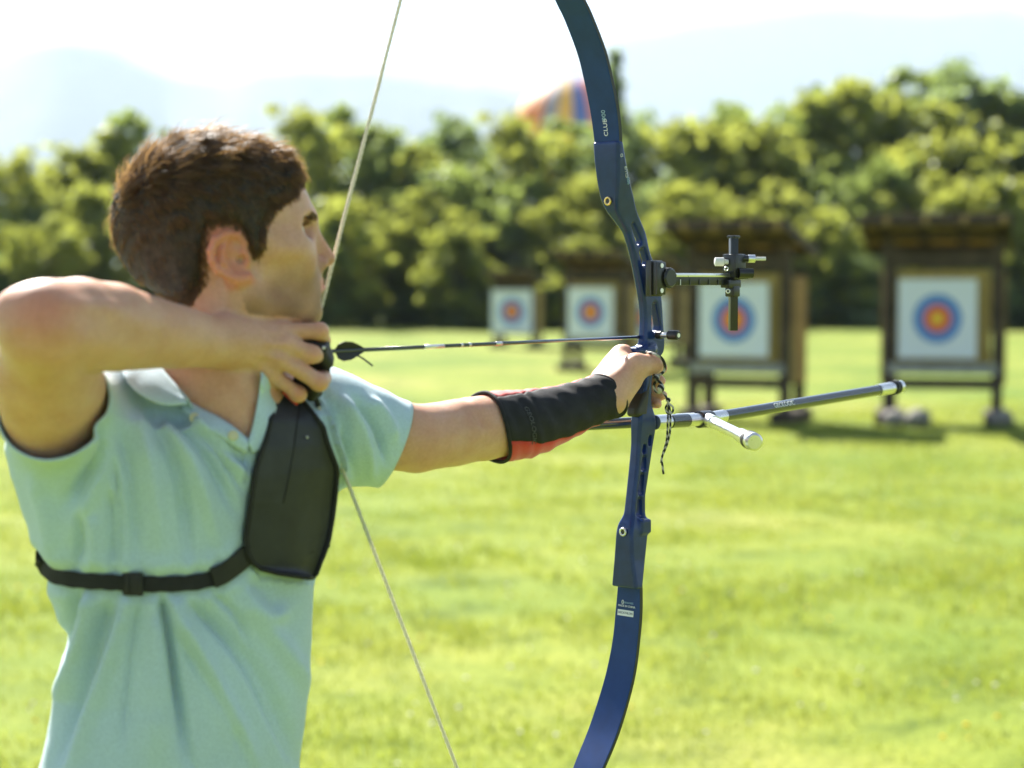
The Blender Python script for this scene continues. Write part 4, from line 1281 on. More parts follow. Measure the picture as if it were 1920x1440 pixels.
def side_rod(a, b):
    d = (b - a) / np.linalg.norm(b - a)
    mb = MB()
    mb.tube([a, a + d * 0.035], 0.0100, 20, mi=0)
    mb.tube([a + d * 0.035, b - d * 0.07], 0.0082, 20, mi=1)
    mb.tube([b - d * 0.07, b - d * 0.028], 0.0100, 20, mi=0)
    mb.tube([b - d * 0.028, b - d * 0.018], 0.0128, 22, mi=2)
    mb.tube([b - d * 0.018, b - d * 0.003, b], [0.0122, 0.0122, 0.0095], 24, mi=0)
    return mb
side_rod(s1 + np.array([0.004, -0.008, 0]), P(1415, 829, 2.55)).build('side_rod', [M['steel'], M['carbon'] if False else M['steel'], M['black_rubber']], stab, smooth=True, auto=40)
side_rod(s1 + np.array([-0.008, 0.0, 0.0]), s1 + np.array([-0.262, -0.012, -0.012])).build('side_rod', [M['steel'], M['carbon'], M['black_rubber']], stab, smooth=True, auto=40)

# ------------------------------------------------------------------ arrow
ap = B(0.012, -0.005, z_of(632, 0.0))
an = B(nock_u + 0.012, -0.0005, z_of(660, nock_u))
ad = (ap - an) / np.linalg.norm(ap - an)
arrow = empty('arrow', tuple(an), 'thin black arrow on the string with a dark fletching, reaching to the riser', 'arrow')
mb = MB(); mb.tube([an + ad * 0.012, ap + ad * 0.035], 0.0026, 10, mi=0)
for t, L in ((0.17, 0.035), (0.235, 0.004), (0.25, 0.004), (0.30, 0.012)):
    mb.tube([an + ad * t, an + ad * (t + L)], 0.00272, 10, mi=1)
mb.build('shaft', [M['carbon'], M['steel']], arrow, smooth=True)
mb = MB(); mb.tube([ap + ad * 0.035, ap + ad * 0.05, ap + ad * 0.062], [0.0028, 0.0028, 0.0004], 10); mb.build('point', M['steel'], arrow, smooth=True)
mb = MB(); mb.tube([an - ad * 0.004, an + ad * 0.008, an + ad * 0.018], [0.0035, 0.0032, 0.0024], 10); mb.build('nock', M['button'], arrow, smooth=True)
def vane(ang, col):
    s1_ = np.cross(ad, BZ); s1_ /= np.linalg.norm(s1_); s2_ = np.cross(s1_, ad)
    dr = math.cos(ang) * s1_ + math.sin(ang) * s2_; nn = np.cross(ad, dr)
    prof = [(0.022, 0.0025), (0.024, 0.009), (0.032, 0.0125), (0.045, 0.0115), (0.058, 0.007), (0.068, 0.0028)]
    V, F = [], []
    for t, h in prof:
        for sgn in (-1, 1):
            V.append(an + ad * t + dr * 0.0022 + nn * sgn * 0.0004); V.append(an + ad * t + dr * h + nn * (sgn * 0.0003 + (h - 0.0025) * 0.35))
    for i in range(len(prof) - 1):
        a = i * 4; b = a + 4
        F += [(a, a + 1, b + 1, b), (a + 2, b + 2, b + 3, a + 3), (a + 1, a + 3, b + 3, b + 1)]
    mesh_obj('vane', V, F, M['black_rubber'], arrow, smooth=False)
for a in (1.35, 3.3, 5.3): vane(a, None)
mb = MB(); mb.tube(rc_smooth([an + ad * 0.052 - BZ * 0.004, an + ad * 0.066 - BZ * 0.010, an + ad * 0.083 - BZ * 0.020], 5), 0.0011, 6); mb.build('loose_thread', M['black_rubber'], arrow, smooth=True)
mark('bow')
# ------------------------------------------------------------------ the archer
person = empty('person', (-0.38, 2.25, 0.0), 'young man in an aqua polo shirt drawing the blue bow, black chest guard on', 'person')

# ---- head frame: looks right, turned a little away from the lens, chin raised
YAW, TILT = math.radians(13), math.radians(17)
HF0 = np.array([math.cos(YAW), math.sin(YAW), 0.0]); HR = np.array([math.sin(YAW), -math.cos(YAW), 0.0]); HU0 = BZ
HF = HF0 * math.cos(TILT) + HU0 * math.sin(TILT)
HU = HU0 * math.cos(TILT) - HF0 * math.sin(TILT)
HM = np.stack([HF, HR, HU], 1)
HO = P(439.5, 487, 2.24)
def H(x, y, z): return HO + HM @ np.array([x, y, z])
def to_head(p): return (p - HO) @ HM

body = Field()
# skull and face
body.ell(H(-.013, 0, .047), (.101, .076, .0935), HM, k=0)
body.ell(H(.049, 0, .040), (.055, .063, .056), HM, k=.03)
body.ell(H(.043, 0, -.020), (.050, .057, .075), HM, k=.03)
for s in (-1, 1):
    body.rc(H(.004, s * .054, -.042), H(.055, s * .022, -.080), .019, .016, k=.025)
    body.ell(H(.050, s * .0455, -.016), (.031, .0165, .025), HM, k=.03)
    body.rc(H(.0935, s * .006, .0225), H(.072, s * .044, .0240), .0105, .0095, k=.014)
    body.rc(H(.03, s * .06, .012), H(.055, s * .053, -.004), .012, .012, k=.02)
body.ell(H(.0615, 0, -.054), (.0255, .031, .028), HM, k=.02)
body.ell(H(.058, 0, -.087), (.018, .022, .015), HM, k=.018)
for s in (-1, 1):
    body.ell(H(.046, s * .0685, -.048), (.028, .012, .026), HM, k=.022, op='s')
# eyes
EYES = [H(.0725, s * .033, .0125) for s in (-1, 1)]
for s in (-1, 1):
    body.ell(H(.091, s * .033, .0115), (.013, .017, .0115), HM, k=.012, op='s')
    body.ell(H(.0722, s * .033, .0125), (.0138, .0150, .0138), HM, k=.004)
    body.ell(H(.089, s * .034, .0118), (.0115, .0125, .0028), HM, k=.002, op='s')
# nose
body.rc(H(.0905, 0, .020), H(.1040, 0, -.0245), .0082, .0088, k=.010)
body.ell(H(.1028, 0, -.0318), (.0115, .0095, .0082), HM, k=.006)
for s in (-1, 1):
    body.ell(H(.0905, s * .0130, -.0350), (.0120, .0060, .0080), HM, k=.007)
    body.ell(H(.0960, s * .0068, -.0440), (.0050, .0026, .0030), HM, k=.003, op='s')
# mouth
for s in (-1, 1):
    body.rc(H(.0885, s * .002, -.0535), H(.0755, s * .024, -.0580), .0046, .0028, k=.005)
    body.rc(H(.0865, s * .002, -.0635), H(.0745, s * .022, -.0600), .0056, .0030, k=.006)
    body.rc(H(.0950, 0, -.0580), H(.0800, s * .026, -.0592), .0014, .0012, k=.003, op='s')
body.ell(H(.0885, 0, -.0755), (.008, .020, .006), HM, k=.010, op='s')
# ears
def ear(s):
    ey = .0725
    def E(x, z, o=0.0): return H(x - .004, s * (ey + (.012 - x) * .42 + o), z * .79 + .001)
    helix = [(.010, .004), (.015, .020), (.010, .033), (-.004, .0385), (-.018, .034), (-.026, .022), (-.0285, .008), (-.025, -.008), (-.016, -.020), (-.006, -.029)]
    pts = [E(x, z) for x, z in helix]
    body.chain(pts, [.0036, .0040, .0042, .0044, .0044, .0043, .0042, .0040, .0040, .0045], k=.004)
    body.rc(E(-.006, -.027), E(.006, -.030), .0062, .0050, k=.006)      # lobe
    body.rc(E(.012, .002, -.002), E(.010, -.010, -.001), .0048, .0044, k=.006)   # tragus
    rot = np.stack([HF * math.cos(.40) - HR * s * math.sin(.40), HR * s * math.cos(.40) + HF * math.sin(.40), HU], 1)
    body.ell(E(-.007, .005, -.006), (.020, .0045, .024), rot, k=.006)
    body.chain([E(-.004, .030, -.001), E(-.013, .017, .000), E(-.0165, .002, .000), E(-.012, -.012, -.001)], [.0026, .0032, .0036, .0032], k=.004)
    body.ell(E(-.002, .000, .004), (.0088, .0085, .0100), rot, k=.004, op='s')
    body.ell(E(.005, -.003, .000), (.0050, .012, .0055), rot, k=.003, op='s')
ear(1); ear(-1)
# neck
NB = P(398, 735, 2.27)
body.rc(H(-.022, 0, -.03), NB, .060, .064, k=.03)
body.rc(H(.012, 0, -.070), P(440, 745, 2.235), .034, .040, k=.03)
body.rc(H(-.012, .052, -.040), P(450, 800, 2.195), .012, .010, k=.03)
body.ell(P(470, 690, 2.225), (.012, .012, .016), k=.02)
# shoulders and chest under the shirt
SR, SL = P(128, 790, 2.20), P(640, 800, 2.37)
body.rc(NB, SR, .060, .052, k=.05)
body.rc(NB, SL, .060, .050, k=.05)
body.rc(P(330, 870, 2.30), P(335, 1010, 2.30), .095, .095, k=.05)
body.rc(P(425, 770, 2.245), P(445, 850, 2.235), .058, .050, k=.04)
# ---- near arm, folded to the string
arm = Field()
ER, WR = P(86, 612, 1.965), P(440, 645, 2.185)
arm.chain([P(140, 800, 2.20), P(104, 720, 2.075), ER], [.050, .0515, .0480], k=.004)
arm.rc(P(60, 700, 2.045), P(84, 790, 2.11), .040, .042, k=.03)
arm.chain([ER, P(150, 610, 2.005), P(210, 613, 2.04), P(330, 632, 2.118), P(400, 641, 2.162), WR], [.0480, .0492, .0470, .0355, .0290, .0262], k=.004)
arm.ell(P(24, 588, 1.965), (.016, .016, .015), k=.03)
arm.rc(P(430, 634, 2.18), P(470, 642, 2.19), .0250, .0240, k=.02)
# hand
MCP = [P(528, 622, 2.205), P(538, 645, 2.198), P(528, 674, 2.198), P(507, 700, 2.205)]
for i, q in enumerate(MCP):
    a = P(452 + 4 * (3 - i), 625 + 15 * i, 2.195)
    arm.rc(a, q, .0145, .0116, k=.010)
arm.rc(P(468, 642, 2.212), P(512, 662, 2.22), .019, .017, k=.015)
FING = [
 [(528, 622, 2.205), (601, 621, 2.218), (606, 638, 2.250), (576, 648, 2.268)],
 [(538, 645, 2.198), (586, 664, 2.206), (602, 668, 2.238), (578, 672, 2.262)],
 [(528, 674, 2.198), (600, 717, 2.210), (607, 708, 2.240), (582, 700, 2.262)],
 [(507, 700, 2.205), (560, 739, 2.218), (562, 742, 2.242), (540, 730, 2.262)]]
FR = [[.0110, .0098, .0086, .0074], [.0112, .0102, .0088, .0075], [.0107, .0096, .0084, .0071], [.0096, .0083, .0074, .0064]]
for f, r in zip(FING, FR): arm.chain([P(*q) for q in f], r, k=.0035)
for q in FING: arm.ell(P(q[1][0] - 2, q[1][1], q[1][2] - .001), (.0100, .0100, .0095), k=.005)
# thumb tucked under the jaw
arm.chain([P(446, 624, 2.205), P(464, 602, 2.22), P(505, 607, 2.235), P(538, 620, 2.245)], [.0175, .0140, .0115, .0095], k=.012)
# ---- far arm, reaching to the bow
EL, WL = P(905, 803, 2.485), P(1132, 744, 2.635)
body.chain([SL, P(780, 822, 2.42), P(850, 812, 2.455), EL, P(985, 793, 2.535), P(1095, 757, 2.612), WL], [.047, .0430, .0420, .0415, .0385, .0265, .0240], k=.004)
body.ell(P(885, 775, 2.462), (.018, .018, .012), k=.02)
# bow hand: heel and thumb side towards the lens, fingers round the far side of the grip
body.rc(P(1134, 742, 2.635), P(1170, 700, 2.665), .0240, .0265, k=.02)
body.rc(P(1130, 712, 2.655), P(1163, 668, 2.69), .0170, .0155, k=.016)
body.rc(P(1148, 748, 2.628), P(1178, 712, 2.645), .0190, .0185, k=.016)
body.ell(P(1172, 660, 2.69), (.0095, .0095, .0090), k=.010)
TH = [P(1160, 722, 2.635), P(1193, 687, 2.640), P(1224, 683, 2.655), P(1238, 690, 2.672)]
body.chain(TH, [.0205, .0165, .0128, .0098], k=.010)
GZ = [z_of(y, 0.02) for y in (682, 706, 729, 750)]
FL = []
for i, z in enumerate(GZ):
    k_ = 1 - 0.05 * i
    a = P(1163 + 1 * i, 668 + 15 * i, 2.70)
    ch = [a, B(-0.012 - .004 * i, -0.032, z), B(0.026 - .002 * i, -0.026, z - .002), B(0.036 - .003 * i, -0.002, z - .004), B(0.031 - .003 * i, 0.010, z - .006)]
    if i == 2: ch[4] = B(0.030, 0.013, z_of(741, 0.03))
    body.chain(ch, [.0120 * k_, .0108 * k_, .0098 * k_, .0088 * k_, .0072 * k_], k=.005)
mark('prims')

lo = np.array([-0.66, 1.86, 1.10]); hi = np.array([0.27, 2.84, 1.86])
def whole(p, blk=None): return smin(body(p, blk), arm(p, blk), .005)
bv, bf = surface_nets(whole, lo, hi, 0.0021)
mark('body mesh %d' % len(bv))
bv = lap_smooth(bv, bf, 2, 0.4)
bn = vnormals(bv, bf)
# tendons, knuckle creases and small unevenness
def seg_dist(p, pts):
    d = np.full(len(p), 9.0)
    for a, b in zip(pts[:-1], pts[1:]):
        ba = b - a; h = np.clip(((p - a) @ ba) / (ba @ ba), 0, 1); d = np.minimum(d, np.linalg.norm(p - a - h[:, None] * ba, axis=1))
    return d
disp = np.zeros(len(bv))
for i in range(4):
    a = P(458, 630 + 12 * i, 2.17); disp += 0.0016 * np.exp(-(seg_dist(bv, [a, P(*FING[i][0]) + np.array([0, -.012, 0])]) / .0045) ** 2)
for a, b in (((120, 560, 1.92), (420, 630, 2.16)), ((200, 590, 1.98), (400, 655, 2.14))):
    disp += 0.0030 * np.exp(-(seg_dist(bv, [P(*a), P(*b)]) / .010) ** 2)
disp += 0.0006 * vnoise(bv, 60, 3) + 0.00025 * vnoise(bv, 220, 4)
for a, b, A in (((150, 640, 1.95), (330, 655, 2.09), .0022), ((60, 660, 1.98), (95, 760, 2.05), .0025), ((120, 690, 1.99), (140, 780, 2.07), -.0022), ((210, 570, 2.0), (300, 600, 2.07), -.0020)):
    disp += A * np.exp(-(seg_dist(bv, [P(*a), P(*b)]) / .012) ** 2)
blend_mottle = vnoise(bv, 45, 12)
# creases at the inside of the far elbow
disp -= 0.0022 * np.exp(-(seg_dist(bv, [P(866, 742, 2.46), P(905, 790, 2.43)]) / .006) ** 2)
bv2 = bv + bn * disp[:, None]
skin_me = np_mesh('body', bv2, bf)
# colour of the skin itself: lips, ears, knuckles, stubble
q = to_head(bv)
tint = np.ones((len(bv), 3))
def blend(mask, col):
    global tint
    m = np.clip(mask, 0, 1)[:, None]; tint = tint * (1 - m) + tint * np.array(col) * m
lips = np.exp(-((q[:, 2] + .0585) / .0085) ** 4) * (q[:, 0] > .069) * (np.abs(q[:, 1]) < .026)
blend(lips * .8, (.92, .60, .58))
earm = np.clip((np.abs(q[:, 1]) - .071) / .005, 0, 1) * (q[:, 0] < .016) * (q[:, 0] > -.045) * np.clip((q[:, 2] + .036) / .008, 0, 1) * (q[:, 2] < .045)
blend(earm * .75, (1.05, .66, .58))
nose = np.exp(-(np.linalg.norm(q - np.array([.098, 0, -.033]), axis=1) / .016) ** 2)
blend(nose * .6, (1.0, .78, .74))
stub = 1 / (1 + np.exp((q[:, 2] + .034 + .35 * np.maximum(0, .03 - q[:, 0])) / .006)) * (q[:, 0] > -.01) * (q[:, 2] > -.11) * (1 - lips)
stub = stub * (arm(bv) > .006) * (0.85 + .25 * vnoise(bv, 130, 9))
blend(stub * .95, (.47, .45, .46))
blend(np.exp(-(np.linalg.norm(bv - P(75, 585, 1.925), axis=1) / .035) ** 2) * .8, (1.02, .68, .62))
blend(np.clip(blend_mottle, 0, 1) * .35, (1.0, .84, .80)); blend(np.clip(-blend_mottle, 0, 1) * .3, (.93, .95, .97))
for f in FING:
    blend(np.exp(-(np.linalg.norm(bv - P(f[1][0], f[1][1], f[1][2] - .01), axis=1) / .009) ** 2) * .5, (1.0, .78, .74))
blend(np.exp(-(np.linalg.norm(bv - TH[3], axis=1) / .014) ** 2) * .7, (1.0, .72, .62))
at = skin_me.attributes.new('tint', 'FLOAT_COLOR', 'POINT')
at.data.foreach_set('color', np.concatenate([tint, np.ones((len(bv), 1))], 1).astype(np.float32).ravel())
body_o = link_mesh('body', skin_me, M['skin'], person)
# eyeballs, brows, lashes
GAZE = HF * math.cos(.5) + (-HR) * math.sin(.5)
M['eye'] = eye_mat(tuple(GAZE))
for c in EYES:
    mb = MB(); mb.ball((0, 0, 0), .0124, 24, 16)
    o = mb.build('eye', M['eye'], person, smooth=True); o.matrix_parent_inverse = person.matrix_basis.inverted(); o.location = tuple(c)
mark('body')

# ---- hair
def poly_mask(x, y, poly):
    inside = np.zeros(len(x), bool); n = len(poly)
    for i in range(n):
        x0, y0 = poly[i]; x1, y1 = poly[(i + 1) % n]
        c = ((y0 > y) != (y1 > y)) & (x < (x1 - x0) * (y - y0) / (y1 - y0 + 1e-12) + x0); inside ^= c
    return inside
def loc(px, py):
    near = 0.0146 * np.clip((590 - px) / 60.0, 0, 1)          # this side of the head stands nearer the lens
    dx, dz = ((px - 439.5) / 1640.0 - near) / 0.974, (487 - py) / 1640.0
    return (dx * math.cos(TILT) + dz * math.sin(TILT), dz * math.cos(TILT) - dx * math.sin(TILT))
HL = [(640, 318), (575, 336), (563, 345), (557, 368), (530, 390), (510, 425), (506, 465), (496, 484), (484, 476), (474, 452), (462, 432), (440, 420), (415, 424), (406, 440), (402, 480), (403, 526), (370, 572), (340, 566), (250, 540), (180, 480), (160, 300), (280, 150), (640, 150)]
HLl = [loc(*p) for p in HL]
def side_dist(x, z):
    """signed distance to the hairline in side view: positive inside the hair"""
    d = np.full(len(x), 9.0)
    n = len(HLl)
    for i in range(n):
        a = np.array(HLl[i]); b = np.array(HLl[(i + 1) % n]); ba = b - a
        h = np.clip(((x - a[0]) * ba[0] + (z - a[1]) * ba[1]) / (ba @ ba + 1e-12), 0, 1)
        d = np.minimum(d, np.hypot(x - a[0] - h * ba[0], z - a[1] - h * ba[1]))
    return np.where(poly_mask(x, z, HLl), d, -d)
def hair_thick(q):
    """thickness of the hair over the skull"""
    s = side_dist(q[:, 0], q[:, 2])
    r = np.clip(s / .016, 0, 1); r = r * r * (3 - 2 * r)
    topw = np.clip((q[:, 2] - .03) / .09, 0, 1)
    back = np.clip((-q[:, 0] - .02) / .08, 0, 1)
    front = np.clip((q[:, 0] - .05) / .05, 0, 1) * topw
    return r * (.0068 + .0065 * topw * (1 - .5 * np.clip(q[:, 0] / .06, 0, 1)) + .003 * back + .004 * front), s
skull = Field()
skull.ell(H(-.013, 0, .047), (.101, .076, .0935), HM, k=0)
skull.ell(H(.049, 0, .040), (.055, .063, .056), HM, k=.03)
skull.ell(H(.043, 0, -.020), (.050, .057, .075), HM, k=.03)
for s in (-1, 1):
    skull.rc(H(.004, s * .054, -.042), H(.055, s * .022, -.080), .019, .016, k=.025)
    skull.ell(H(.050, s * .0455, -.016), (.031, .0165, .025), HM, k=.03)
    skull.rc(H(.03, s * .06, .012), H(.055, s * .053, -.004), .012, .012, k=.02)
skull.rc(H(-.022, 0, -.03), NB, .060, .064, k=.03)
def hair_f(p):
    q = to_head(p); t, s = hair_thick(q)
    s = s - .0065 - .0025 * vnoise(q, 210, 24)
    d = skull(p)
    clump = .0026 * vnoise(q * np.array([1, 1, .35]), 150, 21) + .0016 * vnoise(q, 330, 22)
    return np.maximum(d - t - clump * np.clip(t / .01, 0, 1), np.maximum(-(d + .004), -s * .6 - .0002)) * .75
fh = Field(); fh.fn(HO + HM @ np.array([-.01, 0, .05]), .16, hair_f)
hv, hf = surface_nets(fh, HO - .19, HO + .21, 0.0025, lip=2.5)
hair = mesh_obj('hair', hv, hf, M['hair_base'], person)
# strands
rng = np.random.RandomState(77)
hq = to_head(hv); hn = vnormals(hv, hf)
t_, s_ = hair_thick(hq)
outer = (hn * (hv - (HO + HM @ np.array([-.01, 0, .04])))).sum(1) > 0
cand = np.where(outer & (s_ > .0015))[0]
NS = 42000
pick = cand[rng.randint(len(cand), size=NS)]
bq = to_head(bv); nearh = np.where((np.linalg.norm(bv - HO, axis=1) < .17))[0]
bs_ = side_dist(bq[nearh, 0], bq[nearh, 2]); sk_ = skull(bv[nearh])
band = nearh[(bs_ > -.0020) & (bs_ < .016) & (np.abs(sk_) < .0016)]
bsd = side_dist(bq[band, 0], bq[band, 2])
NB2 = 17000
pb = rng.randint(len(band), size=NB2)
root = np.concatenate([hv[pick] + rng.normal(size=(NS, 3)) * .0011, bv[band][pb] + rng.normal(size=(NB2, 3)) * .0012 + bn[band][pb] * .003])
rq = np.concatenate([hq[pick], bq[band][pb]]); rn = np.concatenate([hn[pick], bn[band][pb]])
s_all = np.concatenate([s_[pick], bsd[pb]]); NS += NB2
# combing direction in head axes: forward on top, down and back on the sides
topw = np.clip((rq[:, 2] - .055) / .06, 0, 1)[:, None]
frontw = np.clip((rq[:, 0]) / .06, 0, 1)[:, None]
swirl = rq - np.array([-.085, 0, .11])
fw = np.array([1.0, 0.0, -.12]); dn = np.array([.10, 0, -1.0]); bk = np.array([-.25, 0, -1.0])
dirh = topw * (fw + np.array([0, 0.35, 0]) * np.sign(rq[:, 1:2]) * (np.abs(rq[:, 1:2]) > .02)) + (1 - topw) * (frontw * dn + (1 - frontw) * bk)
dirh = dirh + rng.normal(size=(NS, 3)) * .17 + .28 * np.stack([vnoise(rq, 90, 31), vnoise(rq, 90, 32), vnoise(rq, 90, 33)], 1)
dw = dirh @ HM.T
dw -= rn * (dw * rn).sum(1)[:, None]; dw /= np.linalg.norm(dw, axis=1)[:, None] + 1e-9
lift = ((.10 + .34 * rng.rand(NS) ** 2) * np.where(rng.rand(NS) < .10, 2.6, 1.0))[:, None] * (0.22 + .85 * topw)
Ls = (.010 + .012 * topw[:, 0] + .007 * rng.rand(NS)) * np.clip(.40 + s_all / .03, .40, 1)
wd = np.cross(dw, rn); wd += rng.normal(size=(NS, 3)) * .4; wd /= np.linalg.norm(wd, axis=1)[:, None]
SV = []
SEG = 4
start = root - rn * .0035
for j in range(SEG):
    t = j / (SEG - 1)
    c = start + dw * (Ls * t)[:, None] + rn * (Ls[:, None] * lift * (1.5 * t - .9 * t * t)) 
    w_ = (.00064 * (1 - .75 * t))
    SV += [c - wd * w_, c + wd * w_]
SV = np.stack(SV, 1)
base_i = np.arange(NS)[:, None] * (2 * SEG)
SF = np.concatenate([base_i + np.array([2 * j, 2 * j + 1, 2 * j + 3, 2 * j + 2]) for j in range(SEG - 1)], 0).reshape(-1, 4)
strands = mesh_obj('hair_strands', SV.reshape(-1, 3), SF, M['hair'], hair)
tag(strands, kind='stuff')
# brows and lashes
def strip_hairs(name, pts, n, L, dirv, w=.0005, jit=.0012, seed=1, snap=True):
    rg = np.random.RandomState(seed); pts = [np.array(p) for p in pts]
    V, F = [], []
    for i in range(n):
        t = rg.rand() * (len(pts) - 1); k = min(int(t), len(pts) - 2); c = lerp(pts[k], pts[k + 1], t - k)
        x = H(*(c + rg.normal(size=3) * jit)); j = nearh[np.argmin(((bv[nearh] - x) ** 2).sum(1))]
        if snap: x = bv[j] + bn[j] * .0004
        d = HM @ (np.array(dirv) + rg.normal(size=3) * .25); d /= np.linalg.norm(d)
        l_ = L * (.6 + .6 * rg.rand()); sd = np.cross(d, HR); sd /= np.linalg.norm(sd); b = len(V)
        V += [x - sd * w, x + sd * w, x + d * l_ + HR * .0006]
        F.append((b, b + 1, b + 2))
    return mesh_obj(name, np.array(V), F, M['hair'], person, smooth=False)
for s in (-1, 1):
    o = strip_hairs('eyebrow', [(.1020, s * .010, .0200), (.0965, s * .024, .0262), (.083, s * .042, .0250)], 380, .007, (-.5, s * .6, .30), w=.0006, jit=.0014, seed=5 + s)
    tag(o, kind='stuff')
    strip_hairs('eyelashes', [(.0865, s * .024, .0165), (.0875, s * .033, .0170), (.083, s * .043, .0155)], 110, .008, (.9, s * .35, .10), w=.0006, jit=.0004, seed=15 + s, snap=False)
mark('hair')
# ------------------------------------------------------------------ polo shirt
ALPHA = math.radians(33)                                     # the chest is turned towards the bow
TX = np.array([math.cos(ALPHA), math.sin(ALPHA), 0]); TN = np.array([math.sin(ALPHA), -math.cos(ALPHA), 0])
TD = 2.27
SIL = [(780, 60, 640), (830, 14, 652), (880, 14, 648), (950, 32, 630), (1040, 66, 612), (1085, 80, 597), (1150, 95, 593), (1210, 103, 591), (1290, 98, 586), (1350, 78, 580), (1440, 52, 569), (1540, 34, 562), (1640, 24, 560), (1720, 22, 560)]
trows = []
for y, xl, xr in SIL:
    L_, R_ = P(xl, y, TD - .085), P(xr, y, TD + .085)
    c = P((xl + xr) / 2.0, y, TD); c[0] = (L_[0] + R_[0]) / 2; e = (R_[0] - L_[0]) / 2.0
    a = e / (math.cos(ALPHA) ** 1.8 + (.64 * math.sin(ALPHA)) ** 1.8) ** (1 / 1.8)
    trows.append((c[2], c[0], c[1], a))
trows = np.array(sorted(trows))
TZ0, TZ1 = trows[0, 0], trows[-1, 0]
def torso_f(p):
    z = p[:, 2]
    cx, cy, a = [np.interp(z, trows[:, 0], trows[:, i]) for i in (1, 2, 3)]
    q = p[:, :2] - np.stack([cx, cy], 1)
    u = q @ TX[:2]; v = q @ TN[:2]
    b = a * .64
    k0 = (np.abs(u / a) ** 2.25 + np.abs(v / b) ** 2.25) ** (1 / 2.25)
    d = (k0 - 1) * b * (1 / np.sqrt(1 + .0 * k0))
    zc = np.maximum(z - TZ1, TZ0 - z)
    top = np.maximum(d, 0)
    return np.where(zc > 0, np.sqrt(top ** 2 + zc ** 2) + np.minimum(d, 0) * 0, np.maximum(d, zc)) 
shirt_f = Field()
shirt_f.fn(np.array([trows[:, 1].mean(), trows[:, 2].mean(), (TZ0 + TZ1) / 2]), .55, torso_f, 0)
shirt_f.rc(NB + np.array([0, 0, -.012]), P(190, 775, 2.215), .064, .060, k=.05)
shirt_f.rc(NB + np.array([0, 0, -.012]), P(590, 785, 2.345), .064, .056, k=.05)
# near sleeve, gaping round the raised arm
NS0, NS1 = P(150, 795, 2.235), P(88, 752, 2.055)
shirt_f.rc(NS0, NS1, .072, .0615, k=.035)
# far sleeve, hanging from the shoulder
FS0, FS1 = P(600, 790, 2.345), P(752, 836, 2.415)
shirt_f.rc(FS0, P(680, 815, 2.385), .064, .0635, k=.03)
shirt_f.rc(P(680, 818, 2.385), FS1, .0625, .0570, k=.004)
slo = np.array([-.72, 1.90, .86]); shi = np.array([.06, 2.62, 1.66])
sv, sf = surface_nets(shirt_f, slo, shi, 0.0036, lip=1.9)
mark('shirt mesh %d' % len(sv))
sv = lap_smooth(sv, sf, 2, .45)
sn = vnormals(sv, sf)
# cut the openings: sleeve hems, bottom hem, neck
def plane_d(v, c, n): return (v - c) @ (n / np.linalg.norm(n))
nn = (NS1 - NS0); nn = nn / np.linalg.norm(nn) + np.array([-.10, 0, .22])
nearcut = plane_d(sv, P(92, 770, 2.085), nn); nearm = np.linalg.norm(sv - NS1, axis=1) < .14
fa = P(765, 775, 2.40); fb = P(701, 924, 2.40)
fdir = np.cross(fb - fa, np.array([-.28, 1.0, .0])); fdir = fdir if fdir[0] > 0 else -fdir
farcut = plane_d(sv, (fa + fb) / 2, fdir); farm = np.linalg.norm(sv - FS1, axis=1) < .16
pv_ = pix(sv)
NECK_POLY = [(296, 600), (296, 684), (330, 722), (352, 752), (400, 780), (466, 826), (478, 770), (492, 720), (496, 600)]
front = pv_[:, 2] < NB[1] + .03
axis = H(-.02, 0, -.04) - NB; axis /= np.linalg.norm(axis)
rad = np.linalg.norm((sv - NB) - ((sv - NB) @ axis)[:, None] * axis, axis=1)
neckm = (poly_mask(pv_[:, 0], pv_[:, 1], NECK_POLY) & front) | ((rad < .056) & (sv[:, 2] > NB[2] + .02))
gone = (nearm & (nearcut > 0)) | (farm & (farcut > 0)) | neckm | (sv[:, 2] < TZ0 + .012)
